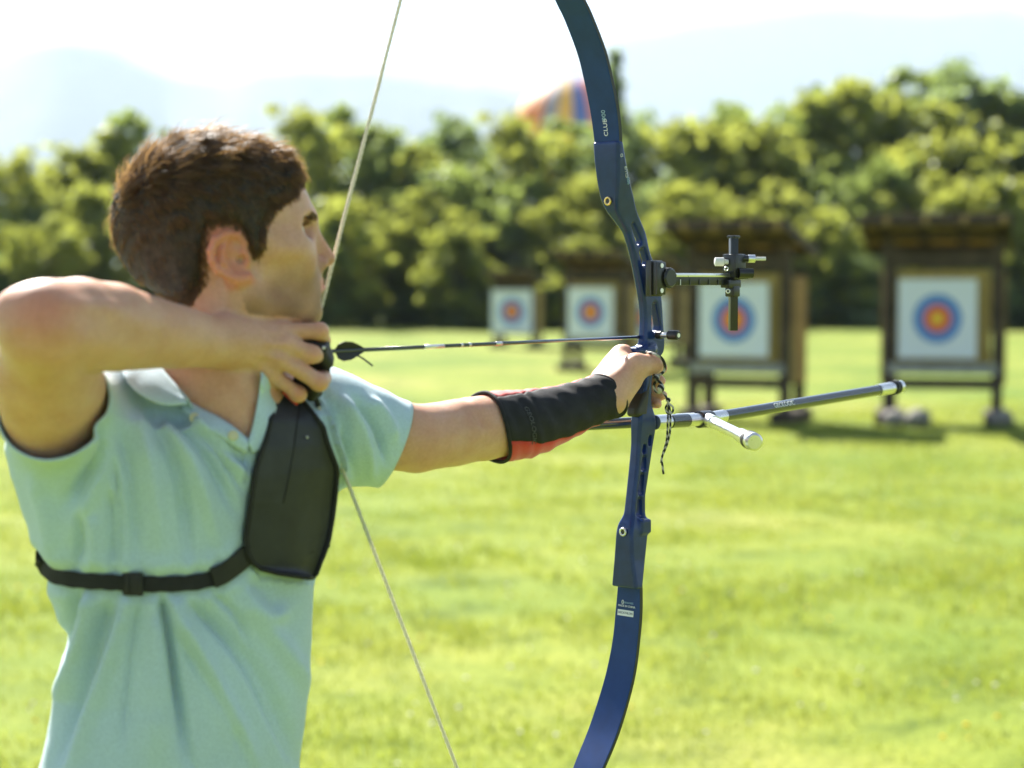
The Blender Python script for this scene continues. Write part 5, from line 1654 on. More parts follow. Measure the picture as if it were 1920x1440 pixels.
# folds: pixel polylines over the front, amplitude in metres, width in photo pixels
FOLDS = [
 ([(318, 775), (385, 850), (440, 960)], -.0050, 11), ([(300, 790), (362, 870), (405, 1010)], .0040, 14), ([(285, 770), (335, 900), (352, 1040)], -.0040, 11),
 ([(345, 775), (410, 830), (468, 900)], .0045, 11), ([(372, 800), (430, 850), (470, 872)], -.0040, 8),
 ([(250, 760), (285, 880), (300, 1050)], .0036, 15), ([(228, 800), (250, 930), (258, 1060)], -.0036, 12),
 ([(185, 760), (198, 830), (160, 900), (120, 950)], -.0046, 14), ([(205, 790), (180, 900), (140, 1000)], .0040, 15),
 ([(205, 920), (212, 1000), (208, 1075)], -.0040, 8), ([(150, 950), (150, 1020), (142, 1070)], -.0036, 9), ([(175, 960), (180, 1075)], .0036, 10),
 ([(60, 880), (90, 980), (105, 1060)], .0030, 16),
 ([(300, 1115), (316, 1200), (352, 1440)], -.0065, 10), ([(318, 1120), (400, 1280), (480, 1440)], .0060, 16), ([(330, 1180), (420, 1330), (470, 1440)], -.0045, 11),
 ([(350, 1120), (480, 1260), (560, 1440)], -.0040, 16), ([(300, 1120), (290, 1440)], .0040, 24),
 ([(210, 1115), (165, 1250), (100, 1440)], -.0060, 12), ([(240, 1115), (195, 1260), (130, 1440)], .0050, 15), ([(150, 1100), (118, 1190), (108, 1230)], -.0055, 10), ([(170, 1100), (150, 1210), (90, 1360)], .0045, 13),
 ([(440, 1085), (500, 1150), (545, 1140)], .0036, 16), ([(430, 1110), (520, 1200), (590, 1300)], .0035, 18),
 ([(620, 745), (650, 820), (668, 900)], -.0040, 8), ([(640, 740), (680, 820), (700, 900)], .0040, 10), ([(660, 740), (705, 800), (722, 860)], -.0036, 8), ([(690, 745), (728, 790), (742, 830)], .0034, 9),
 ([(615, 770), (635, 850), (640, 900)], .0036, 9), ([(600, 720), (625, 770), (640, 850)], -.0034, 7),
]
FOLDS += [([(330, 770), (400, 838), (455, 920)], -.0030, 5), ([(300, 785), (345, 900), (362, 1030)], -.0026, 5), ([(188, 770), (190, 850), (140, 930)], -.0030, 6), ([(212, 860), (224, 960), (222, 1070)], -.0028, 5),
 ([(304, 1112), (322, 1220), (362, 1440)], -.0036, 5), ([(222, 1112), (178, 1260), (112, 1440)], -.0034, 6), ([(345, 1118), (450, 1240), (540, 1420)], -.0028, 6), ([(158, 1102), (128, 1180), (112, 1225)], -.0030, 5),
 ([(262, 1112), (240, 1260), (228, 1400)], -.0024, 6), ([(392, 1108), (440, 1150), (470, 1210)], -.0024, 6), ([(628, 745), (652, 800), (660, 880)], -.0026, 4), ([(672, 748), (712, 810), (724, 870)], -.0024, 4)]
def folds(px2, amp=1.0):
    d = np.zeros(len(px2))
    for pts, A, w in FOLDS:
        pts = rc_smooth([np.array(p, float) for p in pts], 5)
        dm = np.full(len(px2), 1e9); tm = np.zeros(len(px2)); L = len(pts) - 1
        for i in range(L):
            ba = pts[i + 1] - pts[i]; h = np.clip(((px2 - pts[i]) @ ba) / (ba @ ba), 0, 1)
            dd = np.linalg.norm(px2 - pts[i] - h[:, None] * ba, axis=1); b = dd < dm
            dm = np.where(b, dd, dm); tm = np.where(b, (i + h) / L, tm)
        d += A * np.exp(-(dm / w) ** 2) * np.clip(np.minimum(tm * 5 + .15, (1 - tm) * 3 + .2), 0, 1)
    return d
facing = np.clip((-sn[:, 1] + .25) / .5, 0, 1)
disp = folds(pv_[:, :2]) * facing * 2.6
disp += .0022 * vnoise(sv * np.array([1, 1, .35]), 26, 51) + .0009 * vnoise(sv * np.array([1, 1, .5]), 70, 52) + .0005 * vnoise(sv, 130, 53)
# the strap presses the cloth in; cloth blouses above and below it
STRAP = [(70, 1052), (100, 1078), (150, 1088), (200, 1091), (250, 1094), (310, 1095), (370, 1091), (415, 1078), (445, 1056), (472, 1036)]
sp = rc_smooth([np.array(p, float) for p in STRAP], 5)
ys = np.interp(pv_[:, 0], sp[:, 0], sp[:, 1])
dy = (pv_[:, 1] - ys)
infr = (pv_[:, 0] < 600)
disp += infr * (-.0045 * np.exp(-(dy / 20) ** 2) + .0035 * np.exp(-((np.abs(dy) - 34) / 18) ** 2))
disp += infr * .0016 * np.sin(pv_[:, 0] / 7.5 + 1.3 * np.sin(pv_[:, 0] / 31)) * np.exp(-((np.abs(dy) - 26) / 22) ** 2) * facing
# placket
SEAM = rc_smooth([np.array(p, float) for p in [(464, 826), (462, 880), (458, 960), (452, 1040)]], 5)
xs = np.interp(pv_[:, 1], SEAM[:, 1], SEAM[:, 0])
inp = (pv_[:, 1] > 826) & (pv_[:, 1] < 905) & (pv_[:, 2] < TD)
disp -= inp * .0030 * np.exp(-((pv_[:, 0] - xs) / 4.0) ** 2)
GPOLY = [(536, 722), (515, 740), (500, 790), (484, 850), (470, 900), (456, 1000), (456, 1050), (490, 1085), (600, 1095), (625, 1040), (642, 950), (645, 870), (615, 770), (570, 722)]
under = poly_mask(pv_[:, 0], pv_[:, 1], GPOLY) & (pv_[:, 2] < TD + .05)
disp = np.where(under, -.003 + .2 * np.minimum(disp, 0), disp)
sv2 = sv + sn * disp[:, None]
keep = ~gone[sf].any(1)
# snap the rims onto the hem planes
kv, kf, used = keep_faces(sv2, sf, keep)
sv0 = sv[used]
e = np.concatenate([kf[:, [0, 1]], kf[:, [1, 2]], kf[:, [2, 3]], kf[:, [3, 0]]]); es = np.sort(e, 1)
ue, cnt = np.unique(es, axis=0, return_counts=True)
be = ue[cnt == 1]; rim = np.unique(be)
for c, n, mk, cut in ((P(92, 770, 2.085), nn, nearm, nearcut), ((fa + fb) / 2, fdir, farm, farcut)):
    m = mk[used][rim]; n1 = n / np.linalg.norm(n)
    r_ = rim[m]; dd = (kv[r_] - c) @ n1
    ok = np.abs(dd) < .012
    kv[r_[ok]] -= dd[ok][:, None] * n1
# even out the neck rim
nb = {}
for a, b in be: nb.setdefault(a, []).append(b); nb.setdefault(b, []).append(a)
for _ in range(12):
    new = kv.copy()
    for a in rim:
        if len(nb.get(a, [])) == 2: new[a] = kv[a] * .5 + .25 * (kv[nb[a][0]] + kv[nb[a][1]])
    kv = new
shirt = mesh_obj('shirt', kv, kf, M['shirt'], person)
so = shirt.modifiers.new('thickness', 'SOLIDIFY'); so.thickness = .0028; so.offset = -1
# hem bands, stitched double
def hem_band(c, n, m, width, nm):
    n1 = n / np.linalg.norm(n); r_ = rim[mk_sel]
mark('shirt')

def on_shirt(pts, off):
    """points of the photo laid on the shirt, off metres above it"""
    pts = np.array(pts, float)
    d = march(shirt_f, pts[:, 0], pts[:, 1])
    bad = np.isnan(d)
    if bad.any():
        idx = np.arange(len(d)); d[bad] = np.interp(idx[bad], idx[~bad], d[~bad])
    return np.array([P(a, b, c - off) for (a, b), c in zip(pts, d)])

def skin_pts(pts, off):
    pts = np.array(pts, float); d = march(body, pts[:, 0], pts[:, 1]); d2 = march(shirt_f, pts[:, 0], pts[:, 1])
    d = np.fmin(np.where(np.isnan(d), 9, d), np.where(np.isnan(d2) | (pts[:, 1] < 790), 9, d2)); d = np.where(d > 8, 2.2, d)
    return [P(a, b, c - off) for (a, b), c in zip(pts, d)]
# ---- collar: folded band, its leaf lying over the near shoulder, open at the throat
fold = [P(352, 751, 2.155), P(328, 722, 2.165), P(302, 690, 2.19), P(284, 662, 2.235), P(300, 640, 2.30), P(350, 628, 2.345), P(420, 632, 2.345), P(480, 655, 2.315)] + skin_pts([(488, 700), (485, 735), (479, 775), (472, 808), (466, 830)], .009)
leaf = [P(352, 759, 2.142), P(300, 759, 2.132), P(252, 733, 2.135), P(228, 695, 2.165), P(240, 668, 2.30), P(330, 660, 2.40), P(440, 660, 2.40), P(520, 680, 2.36)] + list(on_shirt([(528, 712), (524, 745), (514, 792), (496, 836), (474, 852)], .005))
inner = [P(366, 770, 2.165), P(345, 752, 2.185), P(318, 722, 2.215), P(305, 690, 2.25), P(318, 668, 2.30), P(360, 660, 2.335), P(420, 662, 2.335), P(470, 690, 2.305)] + skin_pts([(497, 720), (493, 745), (487, 785), (479, 815), (468, 836)], .004)
fo, le, inn = [rc_smooth(x, 6) for x in (fold, leaf, inner)]
V, F = [], []
NC = 9
for i in range(len(fo)):
    up = np.array([0, 0, .004])
    ring = []
    for t in np.linspace(0, 1, 4)[:-1]: ring.append(lerp(inn[i], fo[i], t))
    ring.append(fo[i] + up * .8)
    for t in np.linspace(0, 1, 6)[1:]:
        bow_ = math.sin(math.pi * t) * .005
        ring.append(lerp(fo[i], le[i], t) + np.array([-.2, -.6, .7]) * bow_)
    V += ring
k = len(V) // len(fo)
F = np.array([(i * k + j, (i + 1) * k + j, (i + 1) * k + j + 1, i * k + j + 1) for i in range(len(fo) - 1) for j in range(k - 1)])
collar = mesh_obj('collar', V, F, M['collar'], shirt)
so = collar.modifiers.new('thickness', 'SOLIDIFY'); so.thickness = .0024; so.offset = 0
ss = collar.modifiers.new('smooth', 'SUBSURF'); ss.levels = 1; ss.render_levels = 1
# ---- button band folded open along the near edge of the throat
eA = [(350, 752), (380, 768), (410, 783), (440, 803), (467, 826)]
eB = [(338, 768), (368, 790), (402, 812), (432, 833), (462, 850)]
A_ = rc_smooth(on_shirt(eA, .006), 5); B_ = rc_smooth(on_shirt(eB, .005), 5)
V = []
for a, b in zip(A_, B_):
    for t in np.linspace(0, 1, 5): V.append(lerp(a, b, t) + np.array([.2, -.8, .3]) * .0035 * math.sin(math.pi * t))
k = 5
F = np.array([(i * k + j, i * k + j + 1, (i + 1) * k + j + 1, (i + 1) * k + j) for i in range(len(A_) - 1) for j in range(k - 1)])
plk = mesh_obj('placket', V, F, M['collar'], shirt)
so = plk.modifiers.new('thickness', 'SOLIDIFY'); so.thickness = .003; so.offset = 0
for (x, y) in ((364, 784), (437, 817)):
    c = on_shirt([(x, y)], .011)[0]; nrm = TN * .8 + np.array([-.1, -.2, .35]); nrm /= np.linalg.norm(nrm)
    mb = MB(); mb.tube([c - nrm * .001, c, c + nrm * .0018, c + nrm * .0024], [.0056, .0060, .0060, .0048], 16)
    mb.build('button', M['button'], shirt, smooth=True, auto=50)
# ------------------------------------------------------------------ chest guard
GL = [(730, 530), (745, 519), (775, 510), (830, 497), (850, 489), (880, 480), (930, 472), (970, 466), (1010, 461), (1040, 466), (1056, 474), (1068, 492), (1078, 536), (1083, 578)]
GRr = [(730, 549), (745, 563), (775, 586), (800, 606), (830, 614), (860, 625), (880, 633), (930, 629), (970, 624), (1010, 617), (1040, 607), (1056, 600), (1068, 596), (1078, 592), (1083, 586)]
yy = np.unique(np.concatenate([np.linspace(729, 1083, 44)]))
NX = 20
pp = []
for y in yy:
    a = np.interp(y, [g[0] for g in GL], [g[1] for g in GL]); b = np.interp(y, [g[0] for g in GRr], [g[1] for g in GRr])
    for t in np.linspace(0, 1, NX): pp.append((a + (b - a) * t, y))
pp = np.array(pp)
d = march(shirt_f, pp[:, 0], pp[:, 1]).reshape(len(yy), NX)
for r_ in d:
    bad = np.isnan(r_)
    if bad.any() and not bad.all():
        good = np.where(~bad)[0]; i0 = good[-1]
        sl = (r_[i0] - r_[max(i0 - 4, 0)]) / 4 if i0 > 4 else 0
        for j in np.where(bad)[0]: r_[j] = r_[i0] + max(0, min(sl, .006)) * (j - i0)
mcol = np.nanmean(d)
d = np.where(np.isnan(d), mcol, d); raw = d.copy()
for _ in range(25):
    pad = np.pad(d, 1, mode='edge')
    sm = (pad[2:, 1:-1] + pad[:-2, 1:-1] + pad[1:-1, 2:] + pad[1:-1, :-2]) / 4
    d = np.minimum(d * .5 + sm * .5, raw)
d = d - .0100
gp = np.array([P(x, y, dd) for (x, y), dd in zip(pp, d.ravel())])
gF = np.array([(i * NX + j, (i + 1) * NX + j, (i + 1) * NX + j + 1, i * NX + j + 1) for i in range(len(yy) - 1) for j in range(NX - 1)])
guard = mesh_obj('chest_guard', gp, gF, M['guard_fabric'], person)
so = guard.modifiers.new('thickness', 'SOLIDIFY'); so.thickness = .003; so.offset = -1
G2 = gp.reshape(len(yy), NX, 3)
edge = list(G2[:, 0]) + list(G2[-1, 1:]) + list(G2[::-1, -1][1:]) + list(G2[0, ::-1][1:])
mb = MB(); mb.tube(edge + [edge[0], edge[1]], .0031, 8, caps=False); mb.build('edge_binding', M['neoprene'], guard, smooth=True)
# near-side panel in another fabric with a raised seam between the two
seam = []
V, F = [], []
for i, y in enumerate(yy):
    xs_ = np.interp(y, [729, 760, 830, 900, 960, 1083], [548, 562, 553, 541, 528, 520])
    xa, xb = pp.reshape(len(yy), NX, 2)[i, 0, 0], pp.reshape(len(yy), NX, 2)[i, -1, 0]
    te = np.clip((xs_ - xa) / (xb - xa), .02, .98) * (NX - 1); k0 = int(te); fr = te - k0
    end = lerp(G2[i, k0], G2[i, min(k0 + 1, NX - 1)], fr) + np.array([0, -.0012, 0])
    if 729 < y < 945: seam.append(end)
    st = G2[i, 0] + np.array([.002, -.0008, 0])
    for t in np.linspace(0, 1, 8):
        q = t * te; kk = int(min(q, NX - 2)); V.append(lerp(G2[i, kk], G2[i, kk + 1], q - kk) + np.array([0, -.0010, 0]))
m_ = yy < 950; nr = int(m_.sum())
F = np.array([(i * 8 + j, (i + 1) * 8 + j, (i + 1) * 8 + j + 1, i * 8 + j + 1) for i in range(nr - 1) for j in range(7)])
mesh_obj('side_panel', np.array(V)[:nr * 8], F, M['guard_panel'], guard)
mb = MB(); mb.tube(seam, .0009, 6); mb.build('seam', M['neoprene'], guard, smooth=True)
c = gp[np.argmin(np.hypot(pp[:, 0] - 577, pp[:, 1] - 818))] + np.array([0, -.002, 0])
mb = MB(); mb.ball(c, .0016, 10, 6); mb.build('rivet', M['steel'], guard, smooth=True)
# red tab and the strap over the far shoulder
tp = rc_smooth([P(538, 728, np.nanmin(d[0]) - .004), P(552, 741, np.nanmin(d[0]) - .006), P(563, 750, np.nanmin(d[0]) - .004)], 4)
def ribbon(pts, nrm, width, th, name, mat, parent):
    pts = np.array(pts); T = np.gradient(pts, axis=0); T /= np.linalg.norm(T, axis=1)[:, None]
    V, F = [], []
    wv = np.array(width) if not np.isscalar(width) else np.full(len(pts), width)
    for i, p in enumerate(pts):
        n_ = np.array(nrm[i]) if np.ndim(nrm) == 2 else np.array(nrm); n_ = n_ - T[i] * (n_ @ T[i]); n_ /= np.linalg.norm(n_)
        s_d = np.cross(T[i], n_)
        for a, b in ((-1, 1), (0, 1.15), (1, 1), (1, 0), (-1, 0)): V.append(p + s_d * wv[i] / 2 * a + n_ * th * b)
    for i in range(len(pts) - 1):
        for j in range(5): F.append((i * 5 + j, (i + 1) * 5 + j, (i + 1) * 5 + (j + 1) % 5, i * 5 + (j + 1) % 5))
    F += [tuple(range(5))[::-1], tuple((len(pts) - 1) * 5 + j for j in range(5))][0:2]
    me = np_mesh(name, np.array(V), F, True)
    me.set_sharp_from_angle(angle=math.radians(50))
    return link_mesh(name, me, mat, parent)
ribbon(tp, (.2, -1, .2), .016, .002, 'red_tab', M['red_cloth'], guard)
sh = [G2[0, NX // 2] + np.array([0, 0, -.01]), P(556, 712, 2.27), P(560, 700, 2.33), P(555, 715, 2.42), P(520, 800, 2.47), P(450, 950, 2.45), P(380, 1040, 2.43)]
ribbon(rc_smooth(sh, 5), (.2, -.2, 1), .022, .0022, 'shoulder_strap', M['neoprene'], guard)
# ---- chest strap: front as seen, then round the back
fr = on_shirt(rc_smooth([np.array(p, float) for p in STRAP], 5), .0015)
ctr = np.array([np.interp(fr[0][2], trows[:, 0], trows[:, 1]), np.interp(fr[0][2], trows[:, 0], trows[:, 2])])
a0 = math.atan2(fr[0][1] - ctr[1], fr[0][0] - ctr[0]); a1 = math.atan2(fr[-1][1] - ctr[1], fr[-1][0] - ctr[0])
aa = np.linspace(a1, a0 - 2 * math.pi if a0 > a1 else a0, 2)
bk = []
# from the guard edge round the far side and the back to the near side
aend = a0 if a0 > a1 else a0 + 2 * math.pi
for t in np.linspace(0, 1, 40)[3:-1]:
    an = a1 + (aend - a1) * t; z = lerp(fr[-1][2], fr[0][2], t)
    dr = np.array([math.cos(an), math.sin(an), 0]); r0 = .34
    for _ in range(60):
        q = np.array([[ctr[0], ctr[1], z]]) + dr * r0
        v = float(shirt_f(q)[0]); r0 -= max(v * .6, 0)
        if v < .002: break
    bk.append(np.array([ctr[0], ctr[1], z]) + dr * (r0 + .002))
loop = np.concatenate([fr, np.array(bk)])
ce = np.array([ctr[0], ctr[1]])
nr_ = np.stack([loop[:, 0] - ce[0], loop[:, 1] - ce[1], np.zeros(len(loop))], 1)
wd_ = .0165 + .0022 * np.sin(np.arange(len(loop)) * .9) ** 2
strap = ribbon(loop, nr_, wd_, .0024, 'strap', M['neoprene'], guard)
cb_ = on_shirt([(249, 1095)], .005)[0]
ang = math.atan2(cb_[1] - ce[1], cb_[0] - ce[0]); nb_ = np.array([math.cos(ang), math.sin(ang), 0]); tb_ = np.array([-math.sin(ang), math.cos(ang), 0])
mb = MB(); mb.box(cb_, (.024, .006, .0265), np.stack([tb_, nb_, BZ], 1), bev=.002)
mb.box(cb_ + nb_ * .003 - tb_ * .004, (.003, .003, .020), np.stack([tb_, nb_, BZ], 1), bev=.0008)
mb.build('buckle', M['black_rubber'], strap, smooth=True, auto=40)
# wider piece joining the strap to the guard
jp = on_shirt([(398, 1084), (420, 1074), (442, 1058), (460, 1043), (474, 1034)], .004)
ribbon(rc_smooth(jp, 4), nr_[len(fr) - 6:len(fr) - 5].repeat(len(rc_smooth(jp, 4)), 0), .0235, .003, 'strap_adjuster', M['black_rubber'], strap)

# ------------------------------------------------------------------ arm guard on the far forearm
a0_, a1_ = EL, P(1095, 757, 2.612)
st = [(P(908, 803, 2.487), .0435), (P(950, 798, 2.512), .0428), (P(985, 793, 2.535), .0410), (P(1040, 777, 2.575), .0350), (P(1095, 757, 2.612), .0300), (P(1136, 743, 2.638), .0290)]
cs = rc_smooth([np.append(p, r) for p, r in st], 8)
ctrs, rds = cs[:, :3], cs[:, 3] + .0030
T = np.gradient(ctrs, axis=0); T /= np.linalg.norm(T, axis=1)[:, None]
NA = 48
ring = []
for i in range(len(ctrs)):
    n1 = np.array([0, -1.0, 0.0]); n1 -= T[i] * (n1 @ T[i]); n1 /= np.linalg.norm(n1); n2 = np.cross(T[i], n1); n2 = n2 if n2[2] > 0 else -n2
    wob = .0007 * np.sin(np.arange(NA) * .8 + i * .9) + .0009 * math.sin(i * 1.3)
    ring.append([ctrs[i] + (rds[i] + wob[j]) * (math.cos(2 * math.pi * j / NA) * n1 + math.sin(2 * math.pi * j / NA) * n2) for j in range(NA)])
ring = np.array(ring)
# the ends are cut on a slant, as seen
def shear(i_end, topx, botx, nring):
    pass
nR = len(ctrs)
lens = np.linspace(0, 1, nR)
def sect(j0f, j1f, name, mat, parent, off=0.0):
    """strip of the sleeve between two angle limits that vary along the arm (degrees, 0 faces the lens, 90 up)"""
    V, K = [], 22
    for i in range(nR):
        a, b = math.radians(j0f(lens[i])), math.radians(j1f(lens[i]))
        n1 = np.array([0, -1.0, 0.0]); n1 -= T[i] * (n1 @ T[i]); n1 /= np.linalg.norm(n1); n2 = np.cross(T[i], n1); n2 = n2 if n2[2] > 0 else -n2
        for t in np.linspace(0, 1, K):
            an = a + (b - a) * t
            wob = .0006 * math.sin(an * 6 + i * .9) + .0008 * math.sin(i * 1.3 + an)
            sl = -.010 * math.sin(an) + (1 - lens[i]) * .014 * math.sin(an) ** 2 + lens[i] * .004 * math.cos(an)
            V.append(ctrs[i] + T[i] * sl + (rds[i] + off + wob) * (math.cos(an) * n1 + math.sin(an) * n2))
    F = np.array([(i * K + j, (i + 1) * K + j, (i + 1) * K + j + 1, i * K + j + 1) for i in range(nR - 1) for j in range(K - 1)])
    o = mesh_obj(name, V, F, mat, parent)
    so = o.modifiers.new('thickness', 'SOLIDIFY'); so.thickness = .0022; so.offset = 0
    return o
lo_f = lambda t: -20 - 72 * t ** 1.5 if t < .9 else -20 - 72 * .9 ** 1.5
hi_f = lambda t: 58 + 25 * t
ag = sect(lambda t: lo_f(t), lambda t: hi_f(t), 'arm_guard', M['neoprene'], person)
sect(lambda t: hi_f(t) - 2, lambda t: lo_f(t) + 362, 'red_panel', M['red_cloth'], ag, -.0004)
for i in (0, nR - 1):
    n1 = np.array([0, -1.0, 0.0]); n1 -= T[i] * (n1 @ T[i]); n1 /= np.linalg.norm(n1); n2 = np.cross(T[i], n1); n2 = n2 if n2[2] > 0 else -n2
    pts = []
    for an in np.linspace(0, 2 * math.pi, 50):
        sl = -.010 * math.sin(an) + (.004 * math.cos(an) if i else .014 * math.sin(an) ** 2)
        pts.append(ctrs[i] + T[i] * sl + rds[i] * (math.cos(an) * n1 + math.sin(an) * n2))
    mb = MB(); mb.tube(pts, .0026, 8, caps=False); mb.build('cuff_binding', M['neoprene'], ag, smooth=True)
# faint word down the near end of the guard
ii = 9
n1 = np.array([0, -1.0, 0.0]); n1 -= T[ii] * (n1 @ T[ii]); n1 /= np.linalg.norm(n1); n2 = np.cross(T[ii], n1); n2 = n2 if n2[2] > 0 else -n2
def wrap(W, n, h):
    out = []
    for w, hh in zip(W, h):
        x = (w - ctrs[ii]) @ T[ii]; y = (w - ctrs[ii]) @ n2
        r = rds[ii] + (rds[ii + 3] - rds[ii]) * np.clip(x / (np.linalg.norm(ctrs[ii + 3] - ctrs[ii])), -1, 2) + .0016
        an = y / r + .02
        out.append(ctrs[ii] + T[ii] * (x - .010 * math.sin(an)) + (r + hh) * (math.cos(an) * n1 + math.sin(an) * n2))
    return np.array(out)
text_on('GEOLOGIC', .0105, ctrs[ii], -n2, T[ii], M['print_grey'], ag, warp=wrap)

# ------------------------------------------------------------------ finger tab, sling
ft = Field()
ft.box(P(588, 652, 2.222), (.030, .010, .016), np.array(Matrix.Rotation(math.radians(20), 3, 'Y')), .003, .004)
ft.rc(P(598, 662, 2.225), P(612, 680, 2.235), .0095, .0085, k=.006)
ft.rc(P(606, 650, 2.235), P(614, 672, 2.245), .0080, .0080, k=.006)
ft.rc(P(562, 712, 2.238), P(594, 735, 2.238), .0070, .0070, k=.004)  # black piece added for the shade in the gap between the last two fingers
ft.rc(P(590, 728, 2.225), P(583, 744, 2.235), .0080, .0060, k=.004)
ft.box(P(592, 670, 2.246), (.034, .008, .040), None, .003, .004)
ft.rc(P(604, 690, 2.25), P(592, 728, 2.245), .0060, .0060, k=.004)
fv, ff = surface_nets(ft, P(560, 765, 2.2) - np.array([.01, .04, .0]), P(640, 620, 2.2) + np.array([.01, .10, .02]), .0012)
tabo = mesh_obj('finger_tab', fv, ff, M['black_rubber'], person)
mb = MB(); c = P(607, 652, 2.212); mb.box(c, (.0032, .003, .0032), bev=.0006); mb.build('tab_rivet', M['steel'], tabo, smooth=True, auto=40)

def cord_mat():
    m, n, l, out = mat_new('braided_cord')
    b = n.new('ShaderNodeBsdfPrincipled')
    tc = n.new('ShaderNodeTexCoord')
    v = n.new('ShaderNodeTexWave'); v.wave_type = 'BANDS'; v.bands_direction = 'DIAGONAL'; v.inputs['Scale'].default_value = 55; v.inputs['Distortion'].default_value = 2.0; v.inputs['Detail Scale'].default_value = 60
    l.new(tc.outputs['Object'], v.inputs['Vector'])
    r = ramp_node(n, l, v.outputs['Fac'], [(0.60, (.010, .010, .010)), (0.68, (.50, .48, .42))])
    l.new(r.outputs[0], b.inputs['Base Color']); b.inputs['Roughness'].default_value = .8
    l.new(b.outputs[0], out.inputs['Surface'])
    return m
M['cord'] = cord_mat()
sling = empty('finger_sling', tuple(P(1240, 730, 2.66)), 'black and white braided cord looped round the thumb, its knotted tail hanging by the riser', 'cord')
dS = 2.645
def cordpts(l): return rc_smooth([P(x, y, d_) for x, y, d_ in l], 7)
mb = MB()
mb.tube(cordpts([(1212, 660, 2.66), (1228, 664, 2.635), (1240, 671, 2.635), (1246, 682, 2.64), (1246, 694, 2.645), (1238, 702, 2.645), (1230, 704, 2.65)]), .0021, 8)
mb.tube(cordpts([(1226, 703, 2.65), (1230, 712, 2.64), (1239, 718, 2.64), (1243, 728, 2.645), (1238, 736, 2.65), (1229, 733, 2.65), (1226, 722, 2.65), (1232, 712, 2.645)]), .0020, 8)
mb.build('thumb_loop', M['cord'], sling, smooth=True)
mb = MB()
mb.ball(P(1239, 728, 2.636), .0052, 12, 8, sc=(1, 1, 1.2)); mb.ball(P(1231, 708, 2.64), .0046, 12, 8)
mb.ball(P(1253, 750, 2.642), .0036, 10, 8)
mb.build('knot', M['cord'], sling, smooth=True)
mb = MB()
mb.tube(cordpts([(1240, 733, 2.645), (1248, 742, 2.642), (1254, 756, 2.64), (1262, 764, 2.64), (1260, 774, 2.64), (1252, 775, 2.642), (1248, 765, 2.644), (1253, 755, 2.643)]), .0015, 8)
mb.tube(cordpts([(1254, 756, 2.64), (1257, 780, 2.64), (1256, 810, 2.64), (1250, 835, 2.64), (1241, 858, 2.64), (1242, 872, 2.64), (1244, 889, 2.64)]), .0015, 8)
mb.tube(cordpts([(1253, 758, 2.643), (1252, 790, 2.645), (1250, 825, 2.645), (1243, 850, 2.644), (1239, 868, 2.644)]), .0014, 8)
mb.build('tail', M['cord'], sling, smooth=True)
mark('clothes')

# ------------------------------------------------------------------ trousers and shoes (below the picture)
tr = Field()
hip = np.array([np.interp(.95, trows[:, 0], trows[:, 1]), np.interp(.95, trows[:, 0], trows[:, 2]), .93])
fR, fL = hip + np.array([-.14, -.12, 0]), hip + np.array([.14, .16, 0]); fR[2] = fL[2] = .09
tr.ell(hip + np.array([0, 0, -.02]), (.175, .125, .13), np.stack([TX, TN, BZ], 1), k=0)
for s, ft_ in ((-1, fR), (1, fL)):
    h0 = hip + TX * s * .085 + np.array([0, 0, -.06]); kn = lerp(h0, ft_, .52) + TN * .015
    tr.chain([h0, kn, ft_], [.092, .066, .058], k=.03)
tv, tf = surface_nets(tr, hip - np.array([.35, .35, .92]), hip + np.array([.35, .35, .16]), .011, lip=2)
tv = tv + vnormals(tv, tf) * (.004 * vnoise(tv * np.array([1, 1, .6]), 24, 61))[:, None]
mesh_obj('trousers', tv, tf, M['trousers'], person)
for ft_ in (fR, fL):
    f = Field(); g0 = ft_.copy(); g0[2] = .052
    f.rc(g0 - TN * .05, g0 + TN * .13 + np.array([0, 0, -.012]), .046, .038, k=.0); f.rc(g0, ft_ + np.array([0, 0, .03]), .05, .05, k=.03)
    f.fn(g0, .4, lambda p: -(p[:, 2] - .004), .004, 's') if False else None
    v, ff_ = surface_nets(f, g0 - .24, g0 + .24, .008, lip=2); v[:, 2] = np.maximum(v[:, 2], .004)
    mesh_obj('shoe', v, ff_, M['shoe'], person)
mark('legs')
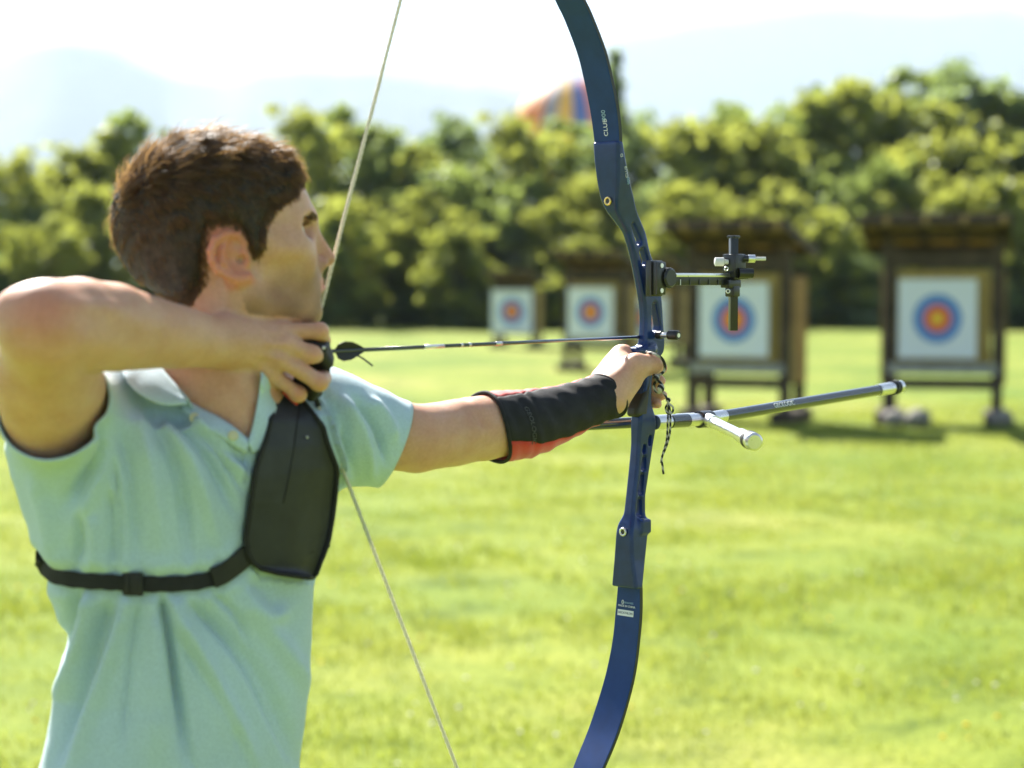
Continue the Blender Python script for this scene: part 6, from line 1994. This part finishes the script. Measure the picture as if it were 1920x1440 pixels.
# ------------------------------------------------------------------ grass blades on the near meadow
def grass():
    rng = np.random.RandomState(9)
    def scatter(y0, y1, dens):
        n = int((y1 - y0) * 0.62 * (y0 + y1) / 2 * dens + (y1 - y0) * 1.2 * dens)
        y = y0 + (y1 - y0) * np.sqrt(rng.rand(n) * (1 - (y0 / y1) ** 2) + (y0 / y1) ** 2) if False else rng.uniform(y0, y1, n)
        x = (rng.rand(n) - .5) * 2 * (.29 * y + .6)
        return np.stack([x, y], 1)
    xy = np.concatenate([scatter(1.2, 5.5, 500), scatter(5.5, 9.5, 2600), scatter(9.5, 15, 1300), scatter(15, 26, 480)])
    # uneven growth: thicker tufts and thin spots
    q = np.concatenate([xy, np.zeros((len(xy), 1))], 1)
    dn = vnoise(q, 2.4, 71) * .5 + vnoise(q, 9.5, 72) * .6
    xy = xy[rng.rand(len(xy)) < np.clip(.5 + .8 * dn, .03, 1)]
    q = np.concatenate([xy, np.zeros((len(xy), 1))], 1); n = len(xy)
    hmod = np.clip(1 + .6 * vnoise(q, 3.1, 73), .4, 1.9)
    far = np.clip((xy[:, 1] - 6) / 18, 0, 1)
    h = rng.uniform(.018, .050, n) * hmod
    w = rng.uniform(.0016, .0030, n) * (1 + 2.2 * far)
    an = rng.rand(n) * 6.283; ln = rng.uniform(.1, .9, n) * h
    d = np.stack([np.cos(an), np.sin(an), np.zeros(n)], 1); sd = np.stack([-np.sin(an), np.cos(an), np.zeros(n)], 1)
    base = np.stack([xy[:, 0], xy[:, 1], ground_z(xy[:, 0], xy[:, 1]) - .003], 1)
    up = np.array([0, 0, 1.0])
    mid = base + d * (ln * .35)[:, None] + up * (h * .6)[:, None]; tip = base + d * ln[:, None] + up * h[:, None]
    V = np.stack([base - sd * w[:, None], base + sd * w[:, None], mid + sd * (w * .8)[:, None], mid - sd * (w * .8)[:, None], tip], 1).reshape(-1, 3)
    i5 = np.arange(n)[:, None] * 5
    F = [*map(tuple, np.concatenate([i5 + np.array([0, 1, 2, 3])], 0))]
    T3 = np.concatenate([i5 + np.array([0, 1, 2]), i5 + np.array([0, 2, 3]), i5 + np.array([3, 2, 4])], 0)
    o = mesh_obj('grass', V, T3, M['grass'], smooth=False)
    tag(o, 'short yellow green grass blades over the near meadow', kind='stuff')
    # small clover heads and yellow flowers
    m = 520
    fx = rng.uniform(5.6, 22, m) ; X = (rng.rand(m) - .5) * 2 * (.29 * fx + .4)
    mats = [pbr('petal_white', (.78, .76, .68), .8, trans=.2), pbr('petal_yellow', (.80, .60, .03), .8, trans=.2)]
    mb = MB()
    for i in range(m):
        r = rng.uniform(.005, .012); z = float(ground_z(X[i:i + 1], fx[i:i + 1])[0]) + rng.uniform(.03, .055)
        mb.ball((X[i], fx[i], z), r, 6, 4, mi=0 if rng.rand() < .68 else 1, sc=(1, 1, .7))
    o = mb.build('wildflowers', mats); tag(o, 'small white and yellow flowers dotted over the grass', kind='stuff')
grass()
mark('grass')
